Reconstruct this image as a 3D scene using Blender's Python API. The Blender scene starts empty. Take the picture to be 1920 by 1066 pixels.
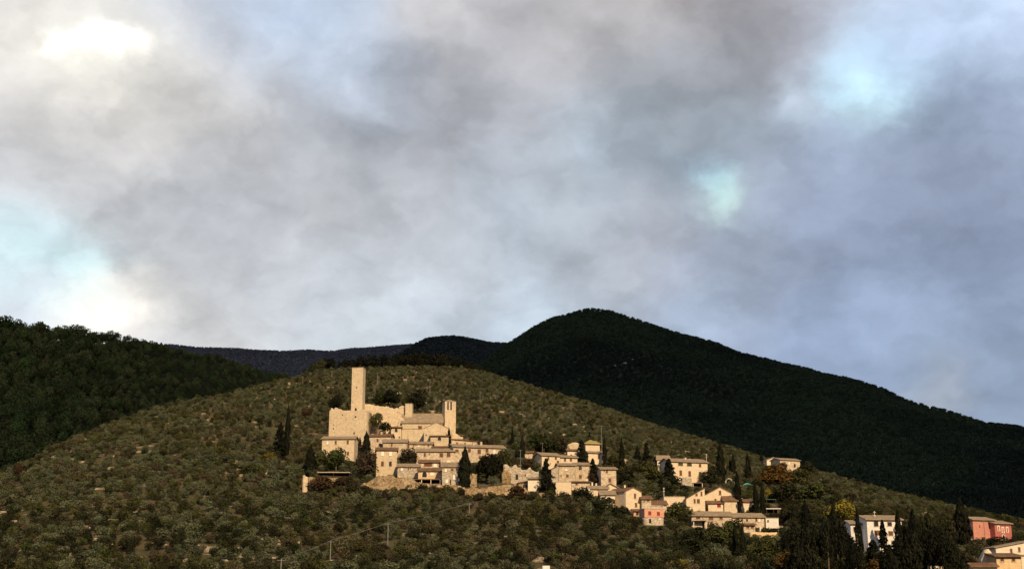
import bpy, math, random
import numpy as np
from mathutils import Vector
R = math.radians
random.seed(7)
C = bpy.context.scene.collection
sc = bpy.context.scene

# ------------------------------------------------------------------ camera
W_, H_, F_ = 1920.0, 1066.0, 2400.0
TH = math.atan((1100 - 533) / F_)
cam_d = bpy.data.cameras.new('camera'); cam = bpy.data.objects.new('camera', cam_d); C.objects.link(cam)
cam_d.sensor_width = 36; cam_d.lens = 36 * F_ / W_
cam_d.clip_start = 0.5; cam_d.clip_end = 60000
cam.location = (0, 0, 0); cam.rotation_euler = (math.pi / 2 + TH, 0, 0)
sc.camera = cam
sc.view_settings.view_transform = 'Standard'; sc.view_settings.look = 'None'
sc.view_settings.exposure = 0.0; sc.view_settings.gamma = 1.0
sc.cycles.max_bounces = 5; sc.cycles.diffuse_bounces = 2
CT, ST = math.cos(TH), math.sin(TH)

def ae(px, py):                       # sight line of the photograph: azimuth and elevation slopes
    u = (px - 960) / F_; v = (533 - py) / F_
    d = CT - v * ST
    return u / d, (ST + v * CT) / d
def proj(x, y, z):
    f = y * CT + z * ST; up = -y * ST + z * CT
    return 960 + F_ * x / f, 533 - F_ * up / f
def srgb(r, g, b):
    return tuple(((c / 255) / 12.92 if c / 255 <= .04045 else ((c / 255 + .055) / 1.055) ** 2.4) for c in (r, g, b))

# ------------------------------------------------------------------ sun
SUN = Vector((0.27, -0.84, 0.46)).normalized()     # towards the sun
EL = math.asin(SUN.z); AZ = math.atan2(SUN.x, SUN.y)
sd = bpy.data.lights.new('sun', 'SUN'); so = bpy.data.objects.new('sun', sd); C.objects.link(so)
sd.energy = 5.0; sd.angle = R(0.6); sd.color = (1.0, 0.71, 0.38)
so.rotation_euler = SUN.to_track_quat('Z', 'Y').to_euler(); so.location = (60, -120, 80)

# ------------------------------------------------------------------ node helper
class NT:
    def __init__(s, nt): s.nt = nt; s.n = nt.nodes; s.l = nt.links
    def new(s, t, **kw):
        n = s.n.new(t)
        for k, v in kw.items(): setattr(n, k, v)
        return n
    def put(s, sock, v):
        if isinstance(v, bpy.types.NodeSocket): s.l.new(v, sock)
        else: sock.default_value = v
    def math(s, op, a, b=0.0, c=0.0, clamp=False):
        n = s.new('ShaderNodeMath', operation=op, use_clamp=clamp)
        s.put(n.inputs[0], a); s.put(n.inputs[1], b); s.put(n.inputs[2], c)
        return n.outputs[0]
    def vec(s, op, a, b=None, c=None, scale=None):
        n = s.new('ShaderNodeVectorMath', operation=op)
        s.put(n.inputs[0], a)
        if b is not None: s.put(n.inputs[1], b)
        if c is not None: s.put(n.inputs[2], c)
        if scale is not None: s.put(n.inputs['Scale'], scale)
        return n
    def noise(s, vec, scale, detail=4, rough=.55, out='Fac', dist=0.0):
        n = s.new('ShaderNodeTexNoise'); s.put(n.inputs['Vector'], vec)
        n.inputs['Scale'].default_value = scale; n.inputs['Detail'].default_value = detail
        n.inputs['Roughness'].default_value = rough; n.inputs['Distortion'].default_value = dist
        return n.outputs[0] if out == 'Fac' else n.outputs[1]
    def maprange(s, v, a, b, c=0.0, d=1.0, smooth=True):
        n = s.new('ShaderNodeMapRange'); n.interpolation_type = 'SMOOTHSTEP' if smooth else 'LINEAR'
        s.put(n.inputs[0], v); n.inputs[1].default_value = a; n.inputs[2].default_value = b
        n.inputs[3].default_value = c; n.inputs[4].default_value = d
        return n.outputs[0]
    def mix(s, f, a, b, mode='MIX'):
        n = s.new('ShaderNodeMix', data_type='RGBA', blend_type=mode)
        s.put(n.inputs[0], f)
        s.put(n.inputs[6], a if isinstance(a, bpy.types.NodeSocket) else (*a, 1)[:4])
        s.put(n.inputs[7], b if isinstance(b, bpy.types.NodeSocket) else (*b, 1)[:4])
        return n.outputs[2]

# ------------------------------------------------------------------ world: overcast with breaks over a Nishita sky
w = bpy.data.worlds.new('World'); sc.world = w; w.use_nodes = True
t = NT(w.node_tree)
for n in list(t.n): t.n.remove(n)
tc = t.new('ShaderNodeTexCoord').outputs['Generated']
nrm = t.vec('NORMALIZE', tc).outputs[0]
flat = t.vec('MULTIPLY', nrm, (1.0, 1.0, 1.35)).outputs[0]
wn = t.noise(flat, 5.0, 6, .55, 'Color')
wv = t.vec('SUBTRACT', wn, (.5, .5, .5)).outputs[0]
wn2 = t.noise(flat, 17.0, 5, .6, 'Color')
wv2 = t.vec('SUBTRACT', wn2, (.5, .5, .5)).outputs[0]
wv = t.vec('MULTIPLY_ADD', wv2, (.55, .55, .55), wv).outputs[0]
dirw = t.vec('NORMALIZE', t.vec('MULTIPLY_ADD', wv, (.105, .105, .085), nrm).outputs[0]).outputs[0]
SKY = [ # px, py, colour of the cloud there, spread
 (0,0,206,200,200,1),(200,84,420,405,380,.165),(155,87,390,375,350,.125),(245,82,390,375,350,.13),(190,135,232,226,216,.35),(80,92,222,217,212,.3),(305,90,222,217,212,.3),(190,30,222,218,216,.35),(20,200,208,203,204,1),(180,200,210,203,200,.9),(330,40,188,190,204,.7),
 (330,160,206,200,200,.7),(500,50,178,190,216,.8),(640,90,180,194,220,.7),(800,20,190,188,198,.8),(480,210,200,196,200,.7),
 (640,160,178,182,198,.7),(880,110,178,178,190,.8),(850,15,204,198,200,.5),(1000,180,180,178,190,.7),(1060,60,186,182,188,.8),(1260,10,196,188,190,.7),(1300,120,170,167,178,.9),
 (1480,60,172,168,178,.9),(1440,140,160,160,174,.7),(1640,10,180,184,202,.7),(1720,50,172,190,222,.7),(1880,20,182,196,226,.7),(1660,130,176,212,240,.45),(1590,184,215,262,285,.17),(1645,172,222,262,290,.17),(1655,140,205,240,275,.15),
 (1650,190,196,230,238,.35),(1510,215,205,222,245,.3),(1400,225,168,182,198,.5),(1800,140,166,182,212,.8),(1900,230,160,172,200,.9),(1250,190,160,170,186,.8),
 (0,300,198,198,210,.8),(150,290,200,196,202,.8),(60,390,206,210,222,.6),(200,345,170,172,184,.5),(330,345,170,172,184,.6),(470,330,178,178,190,.6),(600,280,168,170,182,.6),(650,320,162,164,176,.6),
 (280,420,196,198,208,.8),(420,440,198,198,206,.7),(600,370,204,202,208,.4),(580,450,184,184,194,.7),(760,350,186,186,196,.7),(860,290,174,174,186,.7),(760,470,178,180,192,.8),(400,510,176,178,190,.8),(520,530,174,176,188,.7),
 (10,430,214,256,264,.38),(70,490,226,268,272,.40),(150,545,208,256,262,.30),(228,574,290,278,264,.22),(160,586,262,256,250,.2),(160,575,240,232,226,.3),(60,570,204,206,220,.4),(290,560,222,216,214,.4),(420,590,210,206,210,.6),(560,600,200,202,212,.7),
 (680,540,190,194,206,.7),(860,490,196,198,208,.5),(950,400,182,192,210,.6),(900,590,184,192,210,.8),(1030,310,178,182,196,.8),(1130,290,176,188,206,.5),(1180,380,162,172,188,.7),(1040,440,172,180,194,.7),
 (1110,450,192,196,208,.5),(1220,440,194,192,206,.5),(1250,320,158,170,188,.6),(1348,352,190,252,285,.2),(1352,380,240,292,276,.2),(1375,392,240,262,262,.15),(1365,388,206,238,226,.25),(1420,390,178,188,210,.5),(1420,300,164,172,188,.5),
 (1500,290,166,178,206,.6),(1580,330,164,176,204,.6),(1700,300,150,160,186,.8),(1850,330,146,156,184,.9),(1700,430,138,148,176,.9),(1880,440,136,146,176,.9),(1560,440,150,160,188,.8),(1400,470,160,166,188,.8),
 (1330,530,164,172,194,.8),(1100,560,176,182,200,.8),(1500,560,142,154,184,.9),(1650,560,146,160,192,.8),(1850,560,142,156,188,.9),(1560,640,144,160,194,.8),(1700,640,156,172,204,.6),(1740,735,186,188,198,.3),(1860,700,148,162,192,.9),
 (1300,600,164,180,210,.5),(700,640,196,202,214,.8),(960,620,184,196,214,.7)]
acc = (0.0002, 0.0002, 0.00024); wsum = 0.0006
for (px, py, r, g, b, s) in SKY:
    a, e = ae(px, py); d = Vector((a, 1, e)).normalized()
    sig = 0.047 * s; k = 1 / sig ** 2
    kk = (max(r, g, b) / 182.0) ** .8 if max(r, g, b) < 255 else 1.0; r, g, b = (r * kk * .985, g * kk * .995, b * kk * .968) if max(r, g, b) < 255 else (r, g, b)
    col = tuple((c / 255) ** 2.2 for c in (r, g, b)) if max(r, g, b) > 255 else srgb(r, g, b)
    di = t.vec('MULTIPLY_ADD', acc, (1e-9, 1e-9, 1e-9), dirw).outputs[0]   # keeps the chain sequential (shader stack)
    dt = t.vec('DOT_PRODUCT', di, tuple(d)).outputs['Value']
    ww = t.math('EXPONENT', t.math('MULTIPLY_ADD', dt, k, -k))
    acc = t.vec('MULTIPLY_ADD', ww, col, acc).outputs[0]
    wsum = t.math('ADD', ww, wsum)
inv = t.math('DIVIDE', 1.0, wsum)
col = t.vec('SCALE', acc, scale=inv).outputs[0]
wrp = t.vec('MULTIPLY_ADD', wv2, (.06, .06, .05), flat).outputs[0]
big = t.noise(wrp, 10.0, 3, .5); med = t.noise(wrp, 22.0, 3, .5); fine = t.noise(wrp, 60.0, 5, .6)
mod = t.math('ADD', t.math('ADD', t.maprange(big, .32, .68, -.16, .18, False), t.maprange(med, .3, .7, -.11, .12, False)), t.maprange(fine, .25, .75, -.035, .035, False))
col = t.vec('SCALE', col, scale=t.math('ADD', mod, 0.99)).outputs[0]
sky = t.new('ShaderNodeTexSky', sky_type='NISHITA'); sky.sun_disc = False
sky.sun_elevation = EL; sky.sun_rotation = AZ
b1 = t.new('ShaderNodeBackground'); t.l.new(sky.outputs[0], b1.inputs[0]); b1.inputs[1].default_value = 0.08
b2 = t.new('ShaderNodeBackground'); t.l.new(col, b2.inputs[0]); b2.inputs[1].default_value = 1.0
mx = t.new('ShaderNodeMixShader'); mx.inputs[0].default_value = 0.94
t.l.new(b1.outputs[0], mx.inputs[1]); t.l.new(b2.outputs[0], mx.inputs[2])
wo = t.new('ShaderNodeOutputWorld'); t.l.new(mx.outputs[0], wo.inputs[0])
w.cycles.sampling_method = 'MANUAL'; w.cycles.sample_map_resolution = 512

# ------------------------------------------------------------------ helpers
def tag(o, label=None, cat=None, group=None, kind=None):
    if label: o['label'] = label
    if cat: o['category'] = cat
    if group: o['group'] = group
    if kind: o['kind'] = kind
    return o
def empty(name, loc, rz=0):
    o = bpy.data.objects.new(name, None); C.objects.link(o); o.location = loc; o.rotation_euler = (0, 0, rz)
    o.empty_display_size = 1
    return o
def mobj(name, me, parent=None, loc=(0, 0, 0), scale=(1, 1, 1), rz=0):
    o = bpy.data.objects.new(name, me); C.objects.link(o)
    if parent: o.parent = parent
    o.location = loc; o.scale = scale; o.rotation_euler = (0, 0, rz)
    return o
def npmesh(name, V, Fq, mat, smooth=False):
    me = bpy.data.meshes.new(name); V = np.asarray(V, np.float32); Fq = np.asarray(Fq, np.int32)
    n, k = Fq.shape
    me.vertices.add(len(V)); me.vertices.foreach_set('co', V.ravel())
    me.loops.add(n * k); me.loops.foreach_set('vertex_index', Fq.ravel())
    me.polygons.add(n); me.polygons.foreach_set('loop_start', np.arange(0, n * k, k, dtype=np.int32))
    me.polygons.foreach_set('loop_total', np.full(n, k, np.int32))
    if smooth: me.polygons.foreach_set('use_smooth', np.ones(n, bool))
    me.update(calc_edges=True); me.validate(); me.materials.append(mat)
    return me
class MB:
    def __init__(s): s.v = []; s.f = []
    def add(s, vs, fs):
        o = len(s.v); s.v += [tuple(v) for v in vs]; s.f += [tuple(i + o for i in f) for f in fs]
    def box(s, x0, x1, y0, y1, z0, z1):
        s.add([(x0,y0,z0),(x1,y0,z0),(x1,y1,z0),(x0,y1,z0),(x0,y0,z1),(x1,y0,z1),(x1,y1,z1),(x0,y1,z1)],
              [(0,3,2,1),(4,5,6,7),(0,1,5,4),(1,2,6,5),(2,3,7,6),(3,0,4,7)])
    def slab(s, quad, th):            # four top corners (counter-clockwise from above), extruded down
        q = [Vector(p) for p in quad]; d = Vector((0, 0, -th)); b = [p + d for p in q]; n = len(q)
        s.add(q + b, [tuple(range(n)), tuple(range(2 * n - 1, n - 1, -1))] + [((i + 1) % n, i, i + n, (i + 1) % n + n) for i in range(n)])
    def prism(s, poly, y0, y1):       # polygon in xz, counter-clockwise seen from -y
        n = len(poly)
        s.add([(x, y0, z) for x, z in poly] + [(x, y1, z) for x, z in poly],
              [tuple(range(n)), tuple(range(2 * n - 1, n - 1, -1))] + [((i + 1) % n, i, i + n, (i + 1) % n + n) for i in range(n)])
    def tube(s, p0, p1, r0, r1, n=7):
        p0, p1 = Vector(p0), Vector(p1); a = (p1 - p0).normalized()
        u = a.orthogonal().normalized(); v = a.cross(u); vs = []
        for p, r in ((p0, r0), (p1, r1)):
            vs += [p + (u * math.cos(2 * math.pi * i / n) + v * math.sin(2 * math.pi * i / n)) * r for i in range(n)]
        s.add(vs, [(i, (i + 1) % n, (i + 1) % n + n, i + n) for i in range(n)] + [tuple(range(n - 1, -1, -1)), tuple(range(n, 2 * n))])
    def mesh(s, name, mat):
        me = bpy.data.meshes.new(name); me.from_pydata(s.v, [], s.f); me.update(); me.materials.append(mat); return me
    def build(s, name, mat, parent=None): return mobj(name, s.mesh(name, mat), parent)

def vnoise(x, y, s, seed=0):
    x = np.asarray(x, float) / s; y = np.asarray(y, float) / s
    xi = np.floor(x).astype(np.int64); yi = np.floor(y).astype(np.int64); fx = x - xi; fy = y - yi
    fx = fx * fx * (3 - 2 * fx); fy = fy * fy * (3 - 2 * fy)
    def h(i, j):
        n = (i * 374761393 + j * 668265263 + seed * 1442695041) & 0xffffffff
        n = ((n ^ (n >> 13)) * 1274126177) & 0xffffffff
        return ((n ^ (n >> 16)) & 0xffff) / 65535.0
    return (h(xi, yi) * (1 - fx) + h(xi + 1, yi) * fx) * (1 - fy) + (h(xi, yi + 1) * (1 - fx) + h(xi + 1, yi + 1) * fx) * fy

# ------------------------------------------------------------------ materials
MATS = {}
def mat(name, build, rough=.9, spec=.15):
    m = bpy.data.materials.new(name); m.use_nodes = True; tt = NT(m.node_tree)
    p = m.node_tree.nodes['Principled BSDF']; p.inputs['Roughness'].default_value = rough
    p.inputs['Specular IOR Level'].default_value = spec
    c, h = build(tt); tt.put(p.inputs['Base Color'], c if isinstance(c, bpy.types.NodeSocket) else (*c, 1))
    if h is not None:
        b = tt.new('ShaderNodeBump'); b.inputs['Distance'].default_value = h[1]; b.inputs['Strength'].default_value = .8
        tt.l.new(h[0], b.inputs['Height']); tt.l.new(b.outputs[0], p.inputs['Normal'])
    MATS[name] = m
    return m
def wall_mat(name, base, stain, light, stone=.5, amt=1.0):
    def f(t):
        pos = t.new('ShaderNodeNewGeometry').outputs['Position']
        rnd = t.new('ShaderNodeObjectInfo').outputs['Random']
        a = t.noise(pos, .22, 4, .6); b = t.noise(pos, 1.1, 5, .65)
        st = t.noise(t.vec('MULTIPLY', pos, (1.3, 1.3, .16)).outputs[0], 1.0, 4, .6)
        vor = t.new('ShaderNodeTexVoronoi'); t.l.new(t.vec('MULTIPLY', pos, (1, 1, 1.7)).outputs[0], vor.inputs['Vector']); vor.inputs['Scale'].default_value = 1.9
        c = t.mix(t.maprange(a, .35, .7, 0, .55 * amt), base, light)
        c = t.mix(t.maprange(b, .5, .72, 0, .6 * amt), c, stain)
        c = t.mix(t.maprange(st, .52, .75, 0, .55 * amt), c, stain)
        g = t.new('ShaderNodeSeparateColor'); t.l.new(vor.outputs['Color'], g.inputs[0])
        k = t.math('MULTIPLY_ADD', g.outputs[0], stone * .7, 1 - stone * .38)
        k = t.math('MULTIPLY', k, t.math('MULTIPLY_ADD', rnd, .12, .94))
        c = t.vec('SCALE', c, scale=k).outputs[0]
        return c, (t.math('ADD', g.outputs[1], t.math('MULTIPLY', b, 2.0)), .10)
    return mat(name, f)
wall_mat('castle_stone', (.56,.47,.35), (.33,.25,.17), (.64,.55,.42), .28, 1.0)
wall_mat('old_stone', (.50,.42,.33), (.24,.18,.13), (.60,.52,.42), .65, .9)
wall_mat('grey_stone', (.42,.37,.31), (.20,.16,.12), (.56,.50,.43), .8, 1.0)
wall_mat('rubble', (.26,.19,.11), (.08,.065,.035), (.42,.34,.24), 1.1, 1.3)
wall_mat('cream_plaster', (.66,.56,.43), (.42,.33,.24), (.72,.63,.50), .12, .5)
wall_mat('pale_plaster', (.70,.63,.53), (.46,.39,.31), (.76,.70,.61), .1, .5)
wall_mat('ochre_plaster', (.64,.48,.30), (.42,.30,.19), (.68,.54,.36), .15, .5)
wall_mat('white_plaster', (.72,.71,.71), (.48,.45,.42), (.78,.77,.77), .08, .5)
wall_mat('pink_plaster', (.60,.32,.24), (.42,.24,.17), (.64,.40,.30), .15, .9)
wall_mat('salmon_plaster', (.50,.225,.185), (.36,.17,.14), (.55,.29,.24), .15, .9)
wall_mat('rose_plaster', (.38,.13,.12), (.26,.10,.09), (.44,.18,.15), .15, .9)
def roof_f(c1, c2, c3):
    def f(t):
        pos = t.new('ShaderNodeNewGeometry').outputs['Position']
        ob = t.new('ShaderNodeTexCoord').outputs['Object']
        a = t.noise(pos, .6, 4, .6); b = t.noise(pos, 3.0, 3, .7)
        wv = t.new('ShaderNodeTexWave'); wv.bands_direction = 'X'; t.l.new(ob, wv.inputs['Vector']); wv.inputs['Scale'].default_value = 1.3
        c = t.mix(t.maprange(a, .35, .65), c1, c2); c = t.mix(t.maprange(b, .45, .7, 0, .7), c, c3)
        return c, (t.math('ADD', wv.outputs['Fac'], b), .08)
    return f
mat('clay_tile', roof_f((.17,.095,.06), (.24,.15,.10), (.09,.06,.04)))
mat('lichen_tile', roof_f((.28,.22,.16), (.38,.31,.23), (.17,.13,.09)))
mat('yellow_lichen', roof_f((.34,.26,.08), (.42,.36,.16), (.22,.16,.07)))
def plain(c, v=.25, s=2.0):
    def f(t):
        pos = t.new('ShaderNodeNewGeometry').outputs['Position']; n = t.noise(pos, s, 4, .6)
        return t.mix(t.maprange(n, .3, .7), tuple(x * (1 - v) for x in c), tuple(x * (1 + v) for x in c)), None
    return f
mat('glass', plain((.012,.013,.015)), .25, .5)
mat('lit_glass', plain((.75,.74,.70), .05), .3, .5)
mat('shutter_brown', plain((.13,.06,.035)), .7)
mat('shutter_red', plain((.28,.03,.02)), .7)
mat('shutter_green', plain((.05,.06,.035)), .7)
mat('stone_trim', plain((.45,.38,.30)))
mat('white_trim', plain((.72,.66,.58), .1))
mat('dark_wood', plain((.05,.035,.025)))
mat('dark_cloth_and_shade', plain((.015,.014,.013)))  # black awning cloth; also paints the shade inside shelters and the arch
mat('concrete', plain((.42,.38,.33), .15))
mat('metal_grey', plain((.20,.19,.18), .15), .6)
mat('turquoise_cloth', plain((.10,.42,.40), .12))
mat('green_cloth', plain((.10,.20,.13), .15))
mat('white_paint', plain((.75,.73,.70), .05))
mat('bark', plain((.10,.075,.05), .35, 3))
mat('limestone', plain((.27,.235,.18), .35, 1.5))
def leaf_mat(name, c1, c2, c3, nz=.03, trans=.0):
    def f(t):
        oi = t.new('ShaderNodeObjectInfo'); pos = t.new('ShaderNodeNewGeometry').outputs['Position']
        rnd = oi.outputs['Random']
        n = t.noise(pos, nz, 3, .6); m = t.noise(pos, .9, 3, .6)
        c = t.mix(t.maprange(rnd, 0, 1, 0, 1, False), c1, c2)
        c = t.mix(t.maprange(n, .45, .65, 0, .8), c, c3)
        r2 = t.math('FRACT', t.math('MULTIPLY', rnd, 17.3))
        k = t.math('MULTIPLY', t.math('MULTIPLY_ADD', m, 1.1, .45), t.math('MULTIPLY_ADD', r2, .7, .65))
        return t.vec('SCALE', c, scale=k).outputs[0], None
    return mat(name, f, .85, .12)
leaf_mat('olive_leaf', (.072,.090,.054), (.102,.115,.070), (.092,.086,.050))
leaf_mat('dry_leaf', (.082,.070,.046), (.066,.056,.036), (.075,.064,.038))
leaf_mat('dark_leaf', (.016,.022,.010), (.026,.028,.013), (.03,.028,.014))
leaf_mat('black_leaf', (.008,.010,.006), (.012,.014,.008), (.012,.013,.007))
leaf_mat('green_leaf', (.040,.054,.018), (.060,.064,.022), (.050,.046,.018))
leaf_mat('yellow_leaf', (.16,.14,.022), (.20,.16,.026), (.12,.115,.025))
leaf_mat('orange_leaf', (.13,.075,.022), (.10,.06,.02), (.10,.07,.02))
leaf_mat('red_leaf', (.058,.032,.018), (.046,.030,.018), (.046,.034,.019))
leaf_mat('purple_leaf', (.056,.044,.030), (.046,.038,.027), (.048,.040,.026))
leaf_mat('forest_leaf', (.066,.094,.026), (.115,.100,.042), (.050,.066,.024), .011)
leaf_mat('mountain_leaf', (.030,.052,.036), (.050,.060,.038), (.014,.021,.022), .003)
leaf_mat('back_hill_haze_leaf', (.055,.068,.082), (.060,.068,.082), (.045,.055,.08), .004)  # bluish distance haze painted into the leaf colour
leaf_mat('far_haze_leaf', (.19,.18,.24), (.18,.18,.23), (.15,.16,.22), .004)  # purplish bare wood with the blue haze of distance mixed into its colour
def hill_mat(name, grass, earth, rock, rocky=.62, sc_=.05):
    def f(t):
        pos = t.new('ShaderNodeNewGeometry').outputs['Position']
        a = t.noise(pos, sc_, 5, .6); b = t.noise(pos, .35, 5, .65); st = t.noise(t.vec('MULTIPLY', pos, (.35, 1, 1)).outputs[0], .16, 5, .7)
        c = t.mix(t.maprange(a, .35, .65), grass, earth)
        c = t.mix(t.maprange(b, .4, .7, 0, .6), c, tuple(x * .5 for x in grass))
        c = t.mix(t.maprange(st, rocky, rocky + .08), c, rock)
        return c, (b, .5)
    return mat(name, f, .95, .05)
hill_mat('olive_ground', (.075,.072,.038), (.105,.082,.048), (.26,.225,.165), .58)
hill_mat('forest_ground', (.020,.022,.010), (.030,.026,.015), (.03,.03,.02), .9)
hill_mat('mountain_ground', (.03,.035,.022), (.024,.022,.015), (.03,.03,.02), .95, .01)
hill_mat('far_haze_ground', (.10,.092,.112), (.11,.096,.11), (.05,.05,.05), .95, .01)  # ground of the far ridge, haze tint included in the colour
def cloud_mat():
    m = bpy.data.materials.new('shade_cloud'); m.use_nodes = True; tt = NT(m.node_tree)
    for n in list(tt.n): tt.n.remove(n)
    d = tt.new('ShaderNodeBsdfDiffuse'); d.inputs[0].default_value = (.85,.86,.9,1)
    tr = tt.new('ShaderNodeBsdfTranslucent'); tr.inputs[0].default_value = (.85,.86,.9,1)
    mx = tt.new('ShaderNodeMixShader'); mx.inputs[0].default_value = .5; o = tt.new('ShaderNodeOutputMaterial')
    tt.l.new(d.outputs[0], mx.inputs[1]); tt.l.new(tr.outputs[0], mx.inputs[2])
    th = tt.new('ShaderNodeBsdfTransparent'); th.inputs[0].default_value = (.66, .86, 1, 1)      # thin enough that some sun filters through
    m2 = tt.new('ShaderNodeMixShader'); m2.inputs[0].default_value = .46; tt.l.new(mx.outputs[0], m2.inputs[1]); tt.l.new(th.outputs[0], m2.inputs[2]); tt.l.new(m2.outputs[0], o.inputs[0])
    return m

# ------------------------------------------------------------------ terrain
class Hill:
    def __init__(s, crest, Y0, e0, p, amp=0.8, bump=40):
        A, E, YC = [], [], []
        for px, py, yc in crest:
            a, e = ae(px, py); A.append(a); E.append(e); YC.append(yc)
        s.A, s.E, s.YC, s.Y0, s.e0, s.p, s.amp, s.bump = A, E, YC, Y0, e0, p, amp, bump
    def crest(s, a): return np.interp(a, s.A, s.YC)
    def z(s, x, y):
        x = np.asarray(x, float); y = np.asarray(y, float); a = x / np.maximum(y, 1)
        Yc = np.interp(a, s.A, s.YC); Ec = np.interp(a, s.A, s.E)
        tt = (y - s.Y0) / (Yc - s.Y0); tc = np.clip(tt, 0, 1)
        z = y * (s.e0 + (Ec - s.e0) * (1 - (1 - tc) ** s.p))
        d = np.maximum(y - Yc, 0); dd = np.minimum(d, (Ec + .3) / .0024)
        zb = Yc * Ec + Ec * dd - .0012 * dd ** 2 - .3 * (d - dd)
        z = np.where(d > 0, zb, z)
        n = np.clip(1 - y / s.Y0, 0, 1)
        z = np.where(y < s.Y0, s.e0 * s.Y0 * (1 - n) ** 2 - 1.9 * (1 - (1 - n) ** 2) , z)
        b = (vnoise(x, y, s.bump, 3) - .5) * 2 * s.amp + (vnoise(x, y, s.bump * .3, 5) - .5) * s.amp * .8
        return z + b * np.clip((y - 60) / 200, 0, 1)
    def mesh(s, name, m, a0, a1, na, ys):
        aa = np.linspace(a0, a1, na); Y, A = np.meshgrid(ys, aa, indexing='ij'); X = A * Y
        Z = s.z(X, Y); V = np.stack([X, Y, Z], -1).reshape(-1, 3); ny = len(ys)
        i = np.arange(ny - 1)[:, None] * na + np.arange(na - 1)[None, :]
        Fq = np.stack([i, i + 1, i + na + 1, i + na], -1).reshape(-1, 4)
        return mobj(name, npmesh(name, V, Fq, m, True))
olive = Hill([(-700,1010,480),(-200,950,500),(0,893,520),(60,865,525),(130,832,540),(210,802,560),(300,768,600),(400,745,650),(450,735,680),(520,718,730),(570,704,770),(600,697,785),
              (680,692,800),(760,690,800),(850,694,800),(905,701,795),(960,716,790),(1040,741,780),(1130,768,765),(1220,798,750),(1320,828,735),(1420,858,715),
              (1500,878,700),(1600,908,680),(1700,933,660),(1790,954,640),(1860,969,620),(1920,979,600),(2200,1010,580),(2700,1060,560)], 285, .0105, 1.6)
forest = Hill([(-900,580,850),(-200,610,860),(0,631,860),(100,640,860),(160,645,860),(270,661,850),(330,673,850),(400,684,850),(450,698,860),(520,712,870),(570,720,880),(640,750,890),(760,800,900)], 450, 0, 1.3, 3, 60)
mount = Hill([(500,840,1900),(700,760,1900),(800,722,1900),(860,702,1900),(905,680,1900),(930,662,1900),(960,646,1900),(1000,619,1900),(1040,597,1900),(1080,586,1900),(1110,584,1900),(1150,588,1900),(1200,605,1900),
              (1280,635,1880),(1360,659,1850),(1450,685,1820),(1540,707,1800),(1600,719,1780),(1700,749,1750),(1800,779,1700),(1920,808,1650),(2200,888,1500),(2700,990,1400)], 850, .02, 1.25, 8, 140)
hump = Hill([(500,760,2400),(700,705,2400),(740,680,2400),(770,655,2400),(800,641,2400),(850,634,2400),(900,636,2400),(950,641,2400),(1000,645,2400),(1060,655,2400),(1300,720,2400)], 1500, .06, 1.2, 8, 160)
ridge = Hill([(-900,660,3000),(100,648,3000),(330,647,3000),(400,650,3000),(500,653,3000),(600,654,3000),(680,651,3000),(740,646,3000),(790,643,3000),(850,650,3000),(1000,680,3000),(1300,760,3000)], 1900, .08, 1.2, 8, 180)
def tagst(o): o['kind'] = 'structure'; return o
tagst(olive.mesh('olive_hill', MATS['olive_ground'], -.8, .8, 420, np.concatenate([np.linspace(12, 280, 50), np.linspace(284, 860, 260), np.linspace(870, 1300, 30)])))
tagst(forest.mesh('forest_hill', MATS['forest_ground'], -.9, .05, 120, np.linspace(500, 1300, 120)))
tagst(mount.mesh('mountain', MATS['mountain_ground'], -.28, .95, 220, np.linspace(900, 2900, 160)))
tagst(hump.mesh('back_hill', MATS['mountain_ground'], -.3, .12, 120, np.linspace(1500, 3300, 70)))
tagst(ridge.mesh('far_ridge', MATS['far_haze_ground'], -.9, .3, 160, np.linspace(1900, 4200, 70)))
g = MB(); g.add([(-30000,-30000,-9),(30000,-30000,-9),(30000,30000,-9),(-30000,30000,-9)], [(0,1,2,3)])
tagst(g.build('ground', MATS['olive_ground']))

_cache = {}
def depth_at(px, py):
    a, e = ae(px, py); ys = np.arange(200, float(olive.crest(a)) + 1, .5)
    zz = olive.z(a * ys, ys); k = np.nonzero(zz >= e * ys)[0]
    return float(ys[k[0]]) if len(k) else float(ys[-1])
def P(px, py, Y): a, e = ae(px, py); return Vector((a * Y, Y, e * Y))
PROT = []      # screen rectangles of buildings (to keep random olives from hiding them)

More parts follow.
